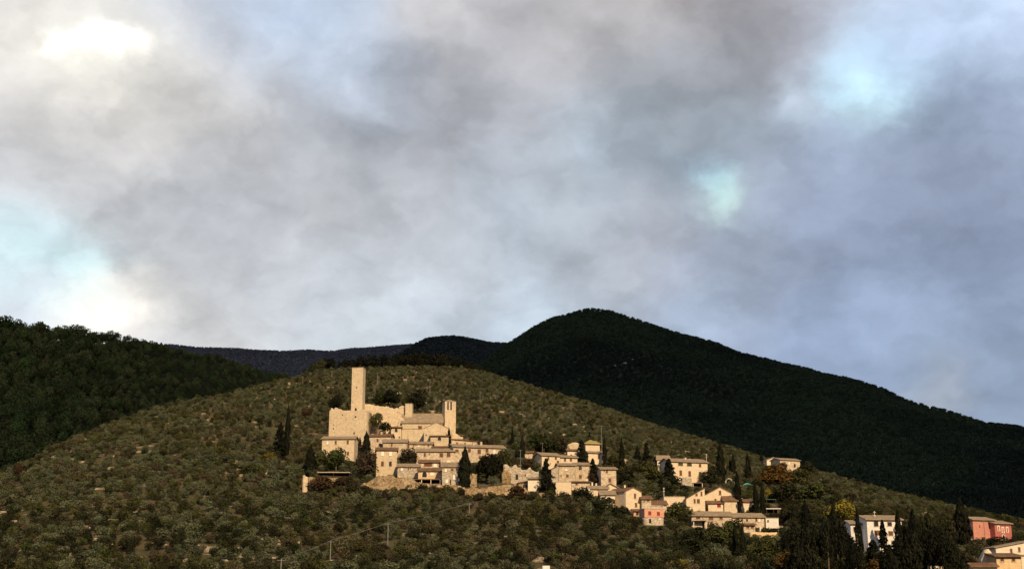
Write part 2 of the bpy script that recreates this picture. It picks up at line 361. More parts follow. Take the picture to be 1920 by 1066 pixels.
# ------------------------------------------------------------------ unseen cloud bank, added and shaped to shade the far hills
def shade_cloud_bank(h=1250.0):
    hi = []
    def to_cloud(x, y, z): k = (h - z) / SUN.z; return x + SUN.x * k, y + SUN.y * k
    # front boundary: just behind the crest of the olive hill
    A = np.linspace(-.75, .75, 70); front = []
    for a in A:
        yc = float(olive.crest(a)); off = 26 if a > -.15 else 12
        y = yc + off; z = float(olive.z(a * y, y)) ; front.append(to_cloud(a * y, y, z + 8))
    back = []
    for a in A:
        y = 3500.; x = a * y; back.append((x + SUN.x * (h - 450) / SUN.z, y + SUN.y * (h - 450) / SUN.z))
    V = []; nb = 60
    for lay in (0, 1):
        for j in range(nb):
            f = j / (nb - 1)
            for i, a in enumerate(A):
                x = front[i][0] * (1 - f) + back[i][0] * f; y = front[i][1] * (1 - f) + back[i][1] * f
                edge = min(1, j / 6, (nb - 1 - j) / 6, i / 5, (len(A) - 1 - i) / 5)
                n = float(vnoise(x, y, 180, 9)); n2 = float(vnoise(x, y, 60, 11))
                z = h + (90 * n + 40 * n2 + 40) * edge if lay else h - (30 * n + 12 * n2) * edge
                V.append((x, y, z))
    na = len(A); L = na * nb; Fq = []
    for j in range(nb - 1):
        for i in range(na - 1):
            k = j * na + i; Fq.append((k + L, k + 1 + L, k + na + 1 + L, k + na + L)); Fq.append((k, k + na, k + na + 1, k + 1))
    o = mobj('cloud', npmesh('cloud', V, Fq, cloud_mat(), True)); o['kind'] = 'stuff'; o['label'] = 'unseen cloud bank added overhead to shade the far hills'
shade_cloud_bank()

REV = True

# ------------------------------------------------------------------ trees
def cards(rs, pts, nrm, size, jit=.55):
    n = len(pts); d = nrm + rs.normal(0, jit, (n, 3)); d /= np.linalg.norm(d, axis=1)[:, None] + 1e-9
    r = rs.normal(0, 1, (n, 3)); u = np.cross(d, r); u /= np.linalg.norm(u, axis=1)[:, None] + 1e-9; v = np.cross(d, u)
    s = size * rs.uniform(.6, 1.35, (n, 1)); bend = d * s * .25
    V = np.stack([pts - u * s * .8 - bend * .5, pts - v * s * .45 + bend, pts + u * s * .9 - bend * .5, pts + v * s * .5 + bend], 1).reshape(-1, 3)
    Fq = np.arange(4 * n).reshape(n, 4)
    return V, Fq
def crown_mesh(kind, seed, n, m, size):
    rs = np.random.RandomState(seed); pts = []; nr = []
    if kind in ('round', 'olive', 'pine'):
        nl = {'round': 16, 'olive': 9, 'pine': 11}[kind]; lob = []
        for i in range(nl):
            th = rs.uniform(0, 2 * np.pi); zz = rs.uniform(-.75, 1)
            if kind == 'pine': zz = rs.uniform(.0, 1)
            rr = math.sqrt(max(0, 1 - zz * zz)) * rs.uniform(.5, .95)
            lob.append((rr * math.cos(th) * .34, rr * math.sin(th) * .34, .55 + zz * .30, rs.uniform(.14, .24)))
        lob.append((0, 0, .55, .26))
        for (x, y, z, r) in lob:
            k = int(n * r * r / sum(l[3] ** 2 for l in lob)); d = rs.normal(0, 1, (k, 3)); d /= np.linalg.norm(d, axis=1)[:, None]
            rad = r * rs.uniform(.72, 1.12, (k, 1)); pts.append(np.array([[x, y, z]]) + d * rad * np.array([[1, 1, .9]])); nr.append(d)
    elif kind == 'cypress':
        z = rs.uniform(0, 1, n) ** .9; th = rs.uniform(0, 2 * np.pi, n)
        prof = np.interp(z, [0, .06, .25, .5, .8, 1], [.25, .42, .5, .46, .26, .02]); prof *= (1 + .22 * np.sin(z * 23 + th * 2 + seed) + .15 * np.sin(z * 51 + th * 5))
        rr = prof * rs.uniform(.75, 1.08, n); pts.append(np.stack([rr * np.cos(th), rr * np.sin(th), .03 + z * .97], 1)); nr.append(np.stack([np.cos(th), np.sin(th), .4 + 0 * z], 1))
    elif kind == 'conifer':
        nb = 34
        for b in range(nb):
            z0 = .06 + .9 * (b / nb); L = .5 * (1 - b / nb) ** .8 * rs.uniform(.6, 1.15) + .03
            for q in range(3):
                th = rs.uniform(0, 2 * np.pi); k = max(3, int(n / nb / 3)); f = rs.uniform(.1, 1, k) ** .7
                sp = L * .26
                p = np.stack([f * L * math.cos(th) + rs.normal(0, sp * .6, k), f * L * math.sin(th) + rs.normal(0, sp * .6, k), z0 - f * L * .16 + rs.normal(0, .012, k)], 1)
                pts.append(p); nr.append(np.tile([math.cos(th) * .7, math.sin(th) * .7, .7], (k, 1)))
    V, Fq = cards(rs, np.concatenate(pts), np.concatenate(nr), size)
    return npmesh(kind + '_crown', V, Fq, m)
def trunk_mesh(kind, seed):
    rs = random.Random(seed); b = MB()
    if kind in ('cypress', 'conifer'):
        b.tube((0, 0, -.15), (0, 0, .25), .035, .028); b.tube((0, 0, .25), (0, 0, .85), .028, .006)
    else:
        lean = rs.uniform(-.03, .03)
        b.tube((0, 0, -.2), (lean, 0, .25), .05, .035); b.tube((lean, 0, .25), (lean * 2, 0, .5), .035, .02)
        for i in range(5):
            th = i * 1.26 + rs.random(); r = rs.uniform(.15, .28)
            b.tube((lean, 0, .22 + .04 * i), (r * math.cos(th), r * math.sin(th), .45 + .06 * i), .022, .007, 5)
    return b.mesh('trunk', MATS['bark'])
TR = {}
def proto(kind, m, var, n, size):
    k = (kind, m, var, n)
    if k not in TR: TR[k] = (crown_mesh(kind, 11 * var + len(TR) * 3 + 1, n, MATS[m], size), trunk_mesh(kind, var + 1))
    return TR[k]
SHAPE = {'round': (1500, .050), 'cypress': (1500, .075), 'conifer': (1700, .055), 'olive': (620, .056), 'pine': (520, .06), 'low': (130, .13)}
VARN = {'round': 4, 'cypress': 3, 'conifer': 3, 'olive': 4, 'pine': 3, 'low': 3}
def tree_at(loc, wd, ht, kind, m, label=None, cat='tree', group=None, name=None, var=None, rz=None, detail=None):
    n, s = SHAPE[detail or kind]; var = random.randrange(VARN[detail or kind]) if var is None else var
    cm, tm = proto('round' if kind == 'low' else kind, m, var, n, s)
    o = empty(name or {'cypress': 'cypress_tree', 'conifer': 'conifer_tree', 'olive': 'olive_tree', 'pine': 'pine_tree'}.get(kind, 'broadleaf_tree'), loc, random.uniform(0, 6.28) if rz is None else rz)
    mobj('crown', cm, o, scale=(wd, wd, ht)); mobj('trunk', tm, o, scale=(max(wd * .6, ht * .35), max(wd * .6, ht * .35), ht))
    tag(o, label, cat, group); return o
def tree(px, yt, yb, wpx, kind, m, label, Y=None, **kw):
    Y = Y or depth_at(px, yb)
    b = P(px, yb, Y); tp = P(px, yt, Y); wd = wpx / F_ * Y / CT
    f = {'round': 1.18, 'cypress': 1.05, 'conifer': 1.05, 'olive': 1.15}.get(kind, 1.1); ht = (tp.z - b.z)
    b.z -= .25
    return tree_at(b, wd * f, ht + .4, kind, m, label, **kw)

def scatter_stuff(name, P3, scl, idx, srcs, label, rot=None):
    me = bpy.data.meshes.new(name); me.vertices.add(len(P3)); me.vertices.foreach_set('co', np.asarray(P3, np.float32).ravel())
    rs = np.random.RandomState(5); rot = rs.uniform(0, 6.28, len(P3)) if rot is None else rot
    a = me.attributes.new('sc', 'FLOAT_VECTOR', 'POINT'); a.data.foreach_set('vector', np.asarray(scl, np.float32).ravel())
    a = me.attributes.new('rz', 'FLOAT', 'POINT'); a.data.foreach_set('value', np.asarray(rot, np.float32))
    a = me.attributes.new('pick', 'INT', 'POINT'); a.data.foreach_set('value', np.asarray(idx, np.int32))
    me.update(); o = mobj(name, me); ng = bpy.data.node_groups.new(name + '_nodes', 'GeometryNodeTree')
    ng.interface.new_socket('Geometry', in_out='INPUT', socket_type='NodeSocketGeometry'); ng.interface.new_socket('Geometry', in_out='OUTPUT', socket_type='NodeSocketGeometry')
    N, L = ng.nodes, ng.links; gi = N.new('NodeGroupInput'); go = N.new('NodeGroupOutput')
    j = N.new('GeometryNodeJoinGeometry')
    for s in srcs:
        oi = N.new('GeometryNodeObjectInfo'); oi.inputs['Object'].default_value = s; oi.inputs['As Instance'].default_value = True; L.new(oi.outputs['Geometry'], j.inputs[0])
    ip = N.new('GeometryNodeInstanceOnPoints'); L.new(gi.outputs[0], ip.inputs['Points']); L.new(j.outputs[0], ip.inputs['Instance']); ip.inputs['Pick Instance'].default_value = True
    def at(nm, ty):
        x = N.new('GeometryNodeInputNamedAttribute'); x.data_type = ty; x.inputs['Name'].default_value = nm; return [q for q in x.outputs if q.enabled and q.name == 'Attribute'][0]
    L.new(at('pick', 'INT'), ip.inputs['Instance Index']); L.new(at('sc', 'FLOAT_VECTOR'), ip.inputs['Scale'])
    cx = N.new('ShaderNodeCombineXYZ'); L.new(at('rz', 'FLOAT'), cx.inputs[2]); L.new(cx.outputs[0], ip.inputs['Rotation'])
    L.new(ip.outputs[0], go.inputs[0]); md = o.modifiers.new('scatter', 'NODES'); md.node_group = ng
    o['kind'] = 'stuff'; o['label'] = label; return o

# ------------------------------------------------------------------ buildings
class Face:
    def __init__(s, xm, yb, Y, yaw):
        s.p = P(xm, yb, Y); s.yaw = yaw; s.cs, s.sn = math.cos(yaw), math.sin(yaw)
    def at(s, px, py):                 # pixel -> (along the face, height above the base) and depth
        a, e = ae(px, py); den = a * s.sn - s.cs
        Y = (s.p.x * s.sn - s.p.y * s.cs) / den
        return (a * Y - s.p.x) * s.cs + (Y - s.p.y) * s.sn, e * Y - s.p.z, Y
WINSTY = {'dark': ('glass', 'stone_trim'), 'brown': ('shutter_brown', 'stone_trim'), 'red': ('shutter_red', 'stone_trim'), 'lit': ('lit_glass', 'stone_trim'),
          'white': ('lit_glass', 'white_trim'), 'green': ('shutter_green', 'stone_trim'), 'arch': ('glass', 'stone_trim'), 'wtrim': ('shutter_red', 'white_trim'), 'warch': ('glass', 'white_trim'),
          'door': ('dark_wood', 'stone_trim'), 'round': ('glass', 'stone_trim'), 'slit': ('glass', None)}
def window(root, s, z, w_, h_, sty, y=0.0):
    gm, tm = WINSTY[sty]; x0, x1, z0, z1 = s - w_ / 2, s + w_ / 2, z - h_ / 2, z + h_ / 2
    shut = gm.startswith('shutter'); arch = sty in ('arch', 'warch', 'round')
    b = MB(); f = .16 if 'trim' in sty or sty in ('white', 'warch') else .09
    if sty == 'wtrim': f = .28
    if tm:
        b.box(x0 - f, x0, y - .06, y + .05, z0, z1); b.box(x1, x1 + f, y - .06, y + .05, z0, z1)
        if not arch: b.box(x0 - f, x1 + f, y - .062, y + .05, z1, z1 + f)
        b.box(x0 - f - .08, x1 + f + .08, y - .14, y + .05, z0 - .12, z0)
        if arch:
            n = 8; cx = s; cz = z1 - w_ / 2 if h_ > w_ else z
            for i in range(n):
                a0, a1 = math.pi * i / n, math.pi * (i + 1) / n; r0, r1 = w_ / 2, w_ / 2 + f
                q = [(cx + r0 * math.cos(a0), cz + r0 * math.sin(a0)), (cx + r1 * math.cos(a0), cz + r1 * math.sin(a0)), (cx + r1 * math.cos(a1), cz + r1 * math.sin(a1)), (cx + r0 * math.cos(a1), cz + r0 * math.sin(a1))]
                b.prism(q[::-1], y - .061, y + .05)
        fr = b.build('door' if sty == 'door' else 'window', MATS[tm], root)
    p = MB()
    if arch:
        n = 10; cz = z1 - w_ / 2 if h_ > w_ else z
        poly = [(s + w_ / 2 * math.cos(math.pi * i / n), cz + w_ / 2 * math.sin(math.pi * i / n)) for i in range(n + 1)]
        poly += [(x0, z0), (x1, z0)]; p.prism(poly[::-1], y - .02, y + .04)
    else: p.box(x0, x1, y - .02, y + .04, z0, z1)
    if tm is None: return p.build('window', MATS[gm], root)
    o = p.build('shutter' if shut else ('leaf' if sty == 'door' else 'pane'), MATS[gm], fr)
    return fr
def roof_part(root, kind, W, D, H, rh, m, ov=.45, th=.22, wallpoly=True):
    b = MB(); e = .02
    if kind == 'side':
        k = rh / (D / 2); zo = H - ov * k
        b.slab([(-ov, -ov, zo + th + e), (W + ov, -ov, zo + th + e), (W + ov, D / 2, H + rh + th + e), (-ov, D / 2, H + rh + th + e)], th)
        b.slab([(-ov, D / 2, H + rh + th + e), (W + ov, D / 2, H + rh + th + e), (W + ov, D + ov, zo + th + e), (-ov, D + ov, zo + th + e)], th)
        b.box(-ov, W + ov, D / 2 - .14, D / 2 + .14, H + rh + th - .05, H + rh + th + .1)
    elif kind == 'front':
        k = rh / (W / 2); zo = H - ov * k
        b.slab([(-ov, -ov, zo + th + e), (W / 2, -ov, H + rh + th + e), (W / 2, D + ov, H + rh + th + e), (-ov, D + ov, zo + th + e)], th)
        b.slab([(W / 2, -ov, H + rh + th + e), (W + ov, -ov, zo + th + e), (W + ov, D + ov, zo + th + e), (W / 2, D + ov, H + rh + th + e)], th)
        b.box(W / 2 - .14, W / 2 + .14, -ov, D + ov, H + rh + th - .05, H + rh + th + .1)
    elif kind == 'shed':
        k = rh / D; zo = H - ov * k
        b.slab([(-ov, -ov, zo + th + e), (W + ov, -ov, zo + th + e), (W + ov, D + ov, H + rh + ov * k + th + e), (-ov, D + ov, H + rh + ov * k + th + e)], th)
    elif kind in ('left', 'right'):    # mono-pitch rising along x (front wall is a sloping quad)
        k = rh / W; s = 1 if kind == 'right' else -1; zl, zr = (H, H + rh) if s > 0 else (H + rh, H)
        b.slab([(-ov, -ov, zl - s * ov * k + th + e), (W + ov, -ov, zr + s * ov * k + th + e), (W + ov, D + ov, zr + s * ov * k + th + e), (-ov, D + ov, zl - s * ov * k + th + e)], th)
    elif kind == 'hip':
        r = min(D / 2, W / 2 - .3); q = [(-ov, -ov, H), (W + ov, -ov, H), (W + ov, D + ov, H), (-ov, D + ov, H)]
        A_, B_ = (r, D / 2, H + rh), (W - r, D / 2, H + rh); z = th + e
        up = lambda p: (p[0], p[1], p[2] + z)
        vs = [up(p) for p in q] + [up(A_), up(B_)] + [(p[0], p[1], p[2] + e) for p in q]
        b.add(vs, [(0, 1, 5, 4), (1, 2, 5), (2, 3, 4, 5), (3, 0, 4), (0, 6, 7, 1), (1, 7, 8, 2), (2, 8, 9, 3), (3, 9, 6, 0), (6, 9, 8, 7)])
    elif kind == 'flat':
        b.box(-.12, W + .12, -.12, D + .12, H + .003, H + .18)
    return b.build('roof', MATS[m], root)
def eave_shade(root, kind, W, D, H, ov):
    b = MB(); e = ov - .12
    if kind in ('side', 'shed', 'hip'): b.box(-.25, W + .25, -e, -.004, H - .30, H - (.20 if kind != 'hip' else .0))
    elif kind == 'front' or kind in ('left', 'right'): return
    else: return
    b.build('eave_shade', MATS['dark_wood'], root)  # dark board added to paint the shadow line under the roof edge
def house(label, x0, x1, yt, yb, roof='side', rh=1.4, D=8, yaw=0, wall='old_stone', tile='clay_tile', wins=(), chim=(), Y=None, name='stone_house', cat='house', bury=4, group=None, ov=.55, swins=(), down=False, prot=True, yv=None):
    yaw = R(yaw); Y = Y or depth_at((x0 + x1) / 2, yb); xm = (x0 + x1) / 2
    fc = Face(xm, yb, Y, yaw); ym = (yt + yb) / 2
    s0 = fc.at(x0, ym)[0]; s1 = fc.at(x1, ym)[0]; H = fc.at(xm, yt)[1]; W = s1 - s0
    o = empty(name, (fc.p.x + s0 * fc.cs, fc.p.y + s0 * fc.sn, fc.p.z), yaw)
    b = MB(); z0 = -bury
    if roof == 'front': b.prism([(0, z0), (W, z0), (W, H), (W / 2, H + rh), (0, H)], 0, D)
    elif roof == 'right': b.prism([(0, z0), (W, z0), (W, H + rh), (0, H)], 0, D)
    elif roof == 'left': b.prism([(0, z0), (W, z0), (W, H), (0, H + rh)], 0, D)
    elif roof == 'side':
        b.add([(0,0,z0),(0,D,z0),(0,D,H),(0,D/2,H+rh),(0,0,H),(W,0,z0),(W,D,z0),(W,D,H),(W,D/2,H+rh),(W,0,H)],
              [(4,3,2,1,0),(5,6,7,8,9),(0,5,9,4),(1,2,7,6),(0,1,6,5),(4,9,8,3),(3,8,7,2)])
    elif roof == 'shed':
        b.add([(0,0,z0),(0,D,z0),(0,D,H+rh),(0,0,H),(W,0,z0),(W,D,z0),(W,D,H+rh),(W,0,H)],
              [(3,2,1,0),(4,5,6,7),(0,4,7,3),(1,2,6,5),(0,1,5,4),(3,7,6,2)])
    else: b.box(0, W, 0, D, z0, H)
    b.build('wall', MATS[wall], o)
    r = roof_part(o, roof, W, D, H, rh, tile, ov); eave_shade(o, roof, W, D, H, ov) if ov > .2 else None
    for wn_ in wins:
        px, py, ww, hh = wn_[:4]; sty = wn_[4] if len(wn_) > 4 else 'dark'
        s, z, yy = fc.at(px, py); k = yy / F_ / CT
        window(o, s - s0, z, ww * k * 1.2 / max(.5, fc.cs), hh * k * 1.08, sty)
    for (sy, sz, ww, hh, sty) in swins:      # windows on the left gable: metres from the front corner, metres below the eave
        pv = MB(); pv.box(-.05, .03, sy - ww / 2, sy + ww / 2, H - sz - hh / 2, H - sz + hh / 2); pv.build('window', MATS[WINSTY[sty][0]], o)
    for c in chim:
        px, py = c[:2]; s, z, yy = fc.at(px, py); hh = c[2] if len(c) > 2 else 1.6; yc = D * .45; sx = s - s0
        c_ = MB(); top = max(z * (1 + yc / yy) , H + .8); c_.box(sx - .35, sx + .35, yc - .35, yc + .35, min(H, top - hh) - .2, top); c_.box(sx - .45, sx + .45, yc - .45, yc + .45, top + .002, top + .14)
        c_.build('chimney', MATS[wall], r)
    if down:
        p = MB(); p.tube((W * .02, -.12, -.5), (W * .02, -.12, H - .1), .07, .07, 6); p.build('downpipe', MATS['metal_grey'], o)
    tag(o, label, cat, group)
    if prot: PROT.append((min(x0, x1), max(x0, x1), yt, yv or yb, Y, Y + D))
    return o
def wallpiece(label, top, ybot, Y=None, th=1.4, rough=.15, lean=0.0, m='rubble', name='stone_wall', cat='wall', rag=.25, step=.7, holes=(), D=None, group=None, yaw=0, prot=True, bury=2.0):
    """a thick masonry wall following a ragged top line given in the photograph's pixels"""
    xs = [p[0] for p in top]; xm = (xs[0] + xs[-1]) / 2; Y = Y or depth_at(xm, ybot); fc = Face(xm, ybot, Y, R(yaw))
    S = [fc.at(px, py)[:2] for px, py in top]; rs = random.Random(int(xm * 7)); s0 = S[0][0]; s1 = S[-1][0]
    n = max(4, int((s1 - s0) / step)); ss = np.linspace(s0, s1, n + 1); tz = np.interp(ss, [q[0] for q in S], [q[1] for q in S])
    tz = tz + np.array([rs.uniform(-rag, rag * .6) for _ in tz]); nz = max(4, int((max(tz) + bury) / step)); th = D or th
    V = []; 
    for lay in (0, 1):
        for j in range(nz + 1):
            f = j / nz
            for i in range(n + 1):
                z = -bury + (tz[i] + bury) * f; jx = rs.uniform(-rough, rough) * .6 if 0 < i < n else 0
                y = (rs.uniform(-rough, rough) - lean * (1 - f)) if lay == 0 else th + rs.uniform(-rough, rough) * .3
                V.append((ss[i] - s0 + jx, y, z + (rs.uniform(-rough, rough) * .5 if 0 < j < nz else 0)))
    Lr = (n + 1) * (nz + 1); Fq = []; q = lambda l, j, i: l * Lr + j * (n + 1) + i
    for j in range(nz):
        for i in range(n):
            Fq.append((q(0,j,i), q(0,j,i+1), q(0,j+1,i+1), q(0,j+1,i))); Fq.append((q(1,j,i), q(1,j+1,i), q(1,j+1,i+1), q(1,j,i+1)))
    for i in range(n): Fq.append((q(0,nz,i), q(0,nz,i+1), q(1,nz,i+1), q(1,nz,i)))
    for j in range(nz):
        Fq.append((q(0,j,0), q(0,j+1,0), q(1,j+1,0), q(1,j,0))); Fq.append((q(0,j,n), q(1,j,n), q(1,j+1,n), q(0,j+1,n)))
    o = empty(name, (fc.p.x + s0 * fc.cs, fc.p.y + s0 * fc.sn, fc.p.z), R(yaw))
    mobj('masonry', npmesh('masonry', V, Fq, MATS[m]), o)
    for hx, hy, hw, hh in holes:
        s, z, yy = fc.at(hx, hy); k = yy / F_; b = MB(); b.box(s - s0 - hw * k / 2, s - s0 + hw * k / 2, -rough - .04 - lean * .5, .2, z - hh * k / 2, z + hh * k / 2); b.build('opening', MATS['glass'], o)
    tag(o, label, cat, group)
    if prot: PROT.append((xs[0], xs[-1], min(p[1] for p in top), ybot - (11 if 'bank' in name or 'retaining' in name or 'terrace_wall' in name else 0), Y, Y + th))
    return o

# ------------------------------------------------------------------ the castle
YK = depth_at(652, 836)
wallpiece('broad square castle keep with broken battlements below the tall tower', [(617.5,771),(618,768),(620.2,768),(620.4,763.5),(622.8,763.5),(623,768),(627.5,768),(627.8,763.5),(632.5,763.5),(632.8,766.5),(640,766.5),(641,768.5),(647,769),(656,769),(660,767.5),(672,768),(687,767)],
          832, YK, rough=.05, m='castle_stone', rag=.10, step=.28, D=13, bury=8, name='castle_keep', cat='keep', yaw=-4,
          holes=[(642,777,1.8,2.2),(666.5,781,3,3),(667,767.8,3.4,2.6),(664,811.5,2.2,3.5),(625,803,1.6,3),(625,796,1.2,2),(660,804,1.2,1.5)])
house('tall slender square castle tower rising above the keep', 658.8, 679.6, 689.5, 800, 'flat', D=4.4, yaw=-7, wall='castle_stone', tile='castle_stone', Y=YK + 8, bury=3, name='castle_tower', cat='tower', wins=[(669,726,1.6,2.6,'slit'),(667,766,3.2,2.5,'slit')])
wallpiece('ruined castle curtain wall with a crumbling top right of the keep', [(681,756.5),(690,757),(700,757.8),(705,760),(712,760),(720,761.5),(728,760.5),(731,763),(736,764),(740,765.5),(747,764),(750,761),(753,759.5),(757,760),(761,760.5)],
          806, YK + 13, th=1.6, rough=.3, lean=2.2, m='castle_stone', rag=.3, step=.5, name='castle_wall', yaw=3, bury=5)
house('small square ruined turret at the right end of the castle wall', 759.6, 772.2, 756.8, 803, 'flat', D=3, yaw=-5, wall='castle_stone', tile='castle_stone', Y=YK + 10.5, bury=4, name='castle_turret', cat='turret')
wallpiece('low stretch of ruined wall descending below the castle turret', [(746,792),(750,785),(753,780),(757,786),(761,790)], 808, YK + 8, th=1.5, rough=.2, m='castle_stone', name='castle_wall', rag=.2)
# ------------------------------------------------------------------ the church
YC = depth_at(815, 838)
house('church nave with a wide stone slate roof beside the bell tower', 754, 829, 791.5, 812, 'side', 4.2, 12, 0, 'castle_stone', 'lichen_tile', [(787.5,801,5.5,5.5,'brown')], Y=YC + 7, name='church_nave', cat='church', bury=6)
house('pale church front with a low gable, before the bell tower', 795, 841, 803, 838, 'front', 2.4, 9, 0, 'castle_stone', 'lichen_tile', Y=YC - 1.5, name='church', cat='church', bury=3, ov=.15, wins=[(799,815,2,2,'slit')])
house('square church bell tower with twin belfry openings', 834, 854.5, 752.5, 826, 'hip', .9, 4.5, 17, 'castle_stone', 'lichen_tile', [(840,760.5,2.3,14,'slit'),(845.8,760.5,2.3,14,'slit')], Y=YC + 9, name='bell_tower', cat='bell tower', bury=5, ov=.12)
wallpiece('sloping pale buttress wall at the right foot of the bell tower', [(846,810),(856,812),(860,816),(866,819),(868,823)], 832, YC + 5, th=2, rough=.05, m='castle_stone', name='buttress_wall', rag=.05)

# ------------------------------------------------------------------ the houses of the upper village
H = house
H('long two-storey stone house directly below the castle keep', 603.5, 664, 822, 862, 'side', 1.1, 8, -3, 'castle_stone', 'lichen_tile', [(614,829.5,3,5.5,'lit'),(629.5,829,3,6,'brown'),(652,828.5,3,6,'brown'),(652.5,849.5,3,6,'brown'),(627,850,3,6,'brown')])
H('small grey garden hut between the cypresses below the keep', 664.5, 684, 837, 852, 'side', .7, 4, 0, 'grey_stone', 'clay_tile', [(667,845.5,5,4.5,'dark')], name='garden_hut', cat='hut')
H('tower-like stone house standing alone on the rocky bank', 705.5, 744, 843, 892, 'side', 1.0, 7.5, 6, 'castle_stone', 'clay_tile', [(717.5,850,4,7,'lit'),(732.5,850,4,7,'lit'),(717,869,4,8,'brown'),(732,869,4,8,'dark')], name='tower_house')
H('narrow stone house with an arched doorway left of the stepped roofs', 692.5, 733, 817, 850, 'side', .9, 6, -4, 'old_stone', 'clay_tile', [(708,825,3,5,'brown'),(713,833.5,5,5,'arch')], chim=[(697,812,1.5),(713.5,809,1.8)])
H('stone house with one small window above the tower-like house', 718, 762, 828.5, 856, 'side', 1.3, 7, 0, 'old_stone', 'lichen_tile', [(734.5,833.5,2.4,5.5,'brown')])
H('tall narrow stone house with an oval window below the turret', 733, 752, 801, 832, 'side', .5, 6, 0, 'castle_stone', 'clay_tile', [(742.8,806,4,5.5,'round'),(738,818.5,3.4,5,'arch'),(749,819,2,2.4,'brown')])
H('square stone house left of the church with one shuttered window', 752, 780.5, 804, 830, 'side', .5, 6, 0, 'castle_stone', 'clay_tile', [(759.5,817,5,5,'lit'),(749.5,819,2,2,'brown')], chim=[(776.5,799.5,1)])
H('stone house with a small high window at the foot of the church front', 781.5, 823, 808.5, 828, 'side', .9, 5, 0, 'old_stone', 'clay_tile', [(816.5,813,4,2.2,'brown')])
H('wide stone house with a long flat roofline below the church', 740, 775, 831, 850, 'side', .9, 5.5, 0, 'old_stone', 'lichen_tile', [(764.8,836,4.4,8,'brown'),(753,838,1.4,6,'brown')])
H('low stone house end with one tiny window below the church terrace', 776, 810, 831.5, 850, 'side', .9, 5.5, 0, 'old_stone', 'lichen_tile', [(803,834.5,2,4,'brown'),(785,835,2.4,3,'lit')])
H('narrow terrace house in front of the church right corner', 807, 841, 817, 843, 'shed', .7, 5, 0, 'castle_stone', 'clay_tile', [(824,822,5,5,'arch')])
H('low tiled outhouse behind the slim cypress on the terrace', 811, 850, 838, 852, 'shed', .8, 5, 0, 'castle_stone', 'clay_tile')
H('long stone house with two brown shuttered windows in mid village', 781, 852, 845.5, 870, 'side', 1.2, 7, 0, 'old_stone', 'lichen_tile', [(796.5,852,3,6,'brown'),(805,850.5,1.6,2.5,'brown'),(827.5,852.5,5.5,7,'brown'),(841,852,5.5,7,'brown'),(841.5,865.5,4.5,3.5,'white')])
H('small stepped house with tiled roof right of the church', 845, 876, 823.5, 834, 'shed', .7, 5, 6, 'castle_stone', 'clay_tile', [(868,827,3,4,'brown')])
H('upper stepped house against the bell tower foot', 843, 868, 816, 826, 'shed', .6, 4, 4, 'castle_stone', 'clay_tile')
H('stone house stepping down under a sloping wall on the right', 846, 895, 827.5, 842, 'left', .9, 5, 0, 'castle_stone', 'clay_tile', [(857,830.5,2.4,3.5,'brown'),(872,831,2.4,3,'brown')])
H('long row house with four shuttered windows and a pale tiled roof', 850, 946, 838, 866, 'side', 1.1, 7, 16, 'old_stone', 'lichen_tile', [(856.5,844.5,5,4.5,'brown'),(880,844,4.4,6.5,'brown'),(898.5,846,5,8,'brown'),(913,844,4.4,6.5,'brown'),(927,846,3,6,'lit')], chim=[(891.5,828,2),(906,827,2)])
H('small stone house with a square brown shutter above the ochre house', 785.5, 822, 866, 884, 'side', .9, 5, 0, 'old_stone', 'clay_tile', [(802.5,870,12,7,'brown'),(816,871,5,7,'lit')])
H('low grey stone house under the purple-leaved tree', 745.5, 784.5, 874, 896, 'side', 1.0, 6, 2, 'grey_stone', 'lichen_tile', [(753.5,878.5,3,5,'lit'),(768.5,877.5,6,6,'brown'),(769.5,877.5,2.5,4.5,'white')])
NH = H('ochre plastered house with balcony above a dark open shelter', 784, 828, 882, 902, 'side', 1.0, 6, 0, 'ochre_plaster', 'clay_tile', [(796,889,7,9,'warch'),(810.5,887,4.6,5.5,'white')])
H('square grey stone house left of the great cypress', 829, 862, 874, 910, 'side', 1.5, 7.5, 0, 'grey_stone', 'lichen_tile', [(836,881,3.4,4.5,'lit'),(848,880,4,4,'brown'),(852.2,894,3.2,6.5,'white'),(838,901,4,6,'lit'),(844.5,903,2,9,'door')])
# open shelter under the ochre house
def canopy(label, x0, x1, yt, yb, D, m, name='shelter', cat='shelter', th=.25, Y=None, yaw=0, posts=3, tilt=0.0, pm='white_trim'):
    Y = Y or depth_at((x0 + x1) / 2, yb); fc = Face((x0 + x1) / 2, yb, Y, R(yaw)); s0 = fc.at(x0, yb)[0]; s1 = fc.at(x1, yb)[0]; Hh = fc.at((x0 + x1) / 2, yt)[1]; W = s1 - s0
    o = empty(name, (fc.p.x + s0 * fc.cs, fc.p.y + s0 * fc.sn, fc.p.z), R(yaw)); b = MB()
    b.slab([(0, 0, Hh), (W, 0, Hh), (W, D, Hh + tilt), (0, D, Hh + tilt)], th); b.build('roof', MATS[m], o)
    for i in range(posts):
        x = .15 + (W - .3) * i / max(1, posts - 1); p = MB(); p.box(x - .1, x + .1, .1, .3, -2, Hh - th - .003); p.build('post', MATS[pm], o)
    bk = MB(); bk.box(.3, W - .3, D - .2, D - .05, -2, Hh - th - .006); bk.build('shade_backing', MATS['dark_cloth_and_shade'], o)  # near-black panel paints the shade inside the open shelter
    tag(o, label, cat); PROT.append((x0, x1, yt, yb, Y, Y + D)); return o
canopy('dark open shelter beneath the balcony of the ochre house', 772, 826, 897, 908, 3.5, 'clay_tile', posts=4)
canopy('long flat terrace roof over a black opening on the left edge', 594, 656, 884, 893, 5, 'concrete', posts=3, pm='dark_wood')
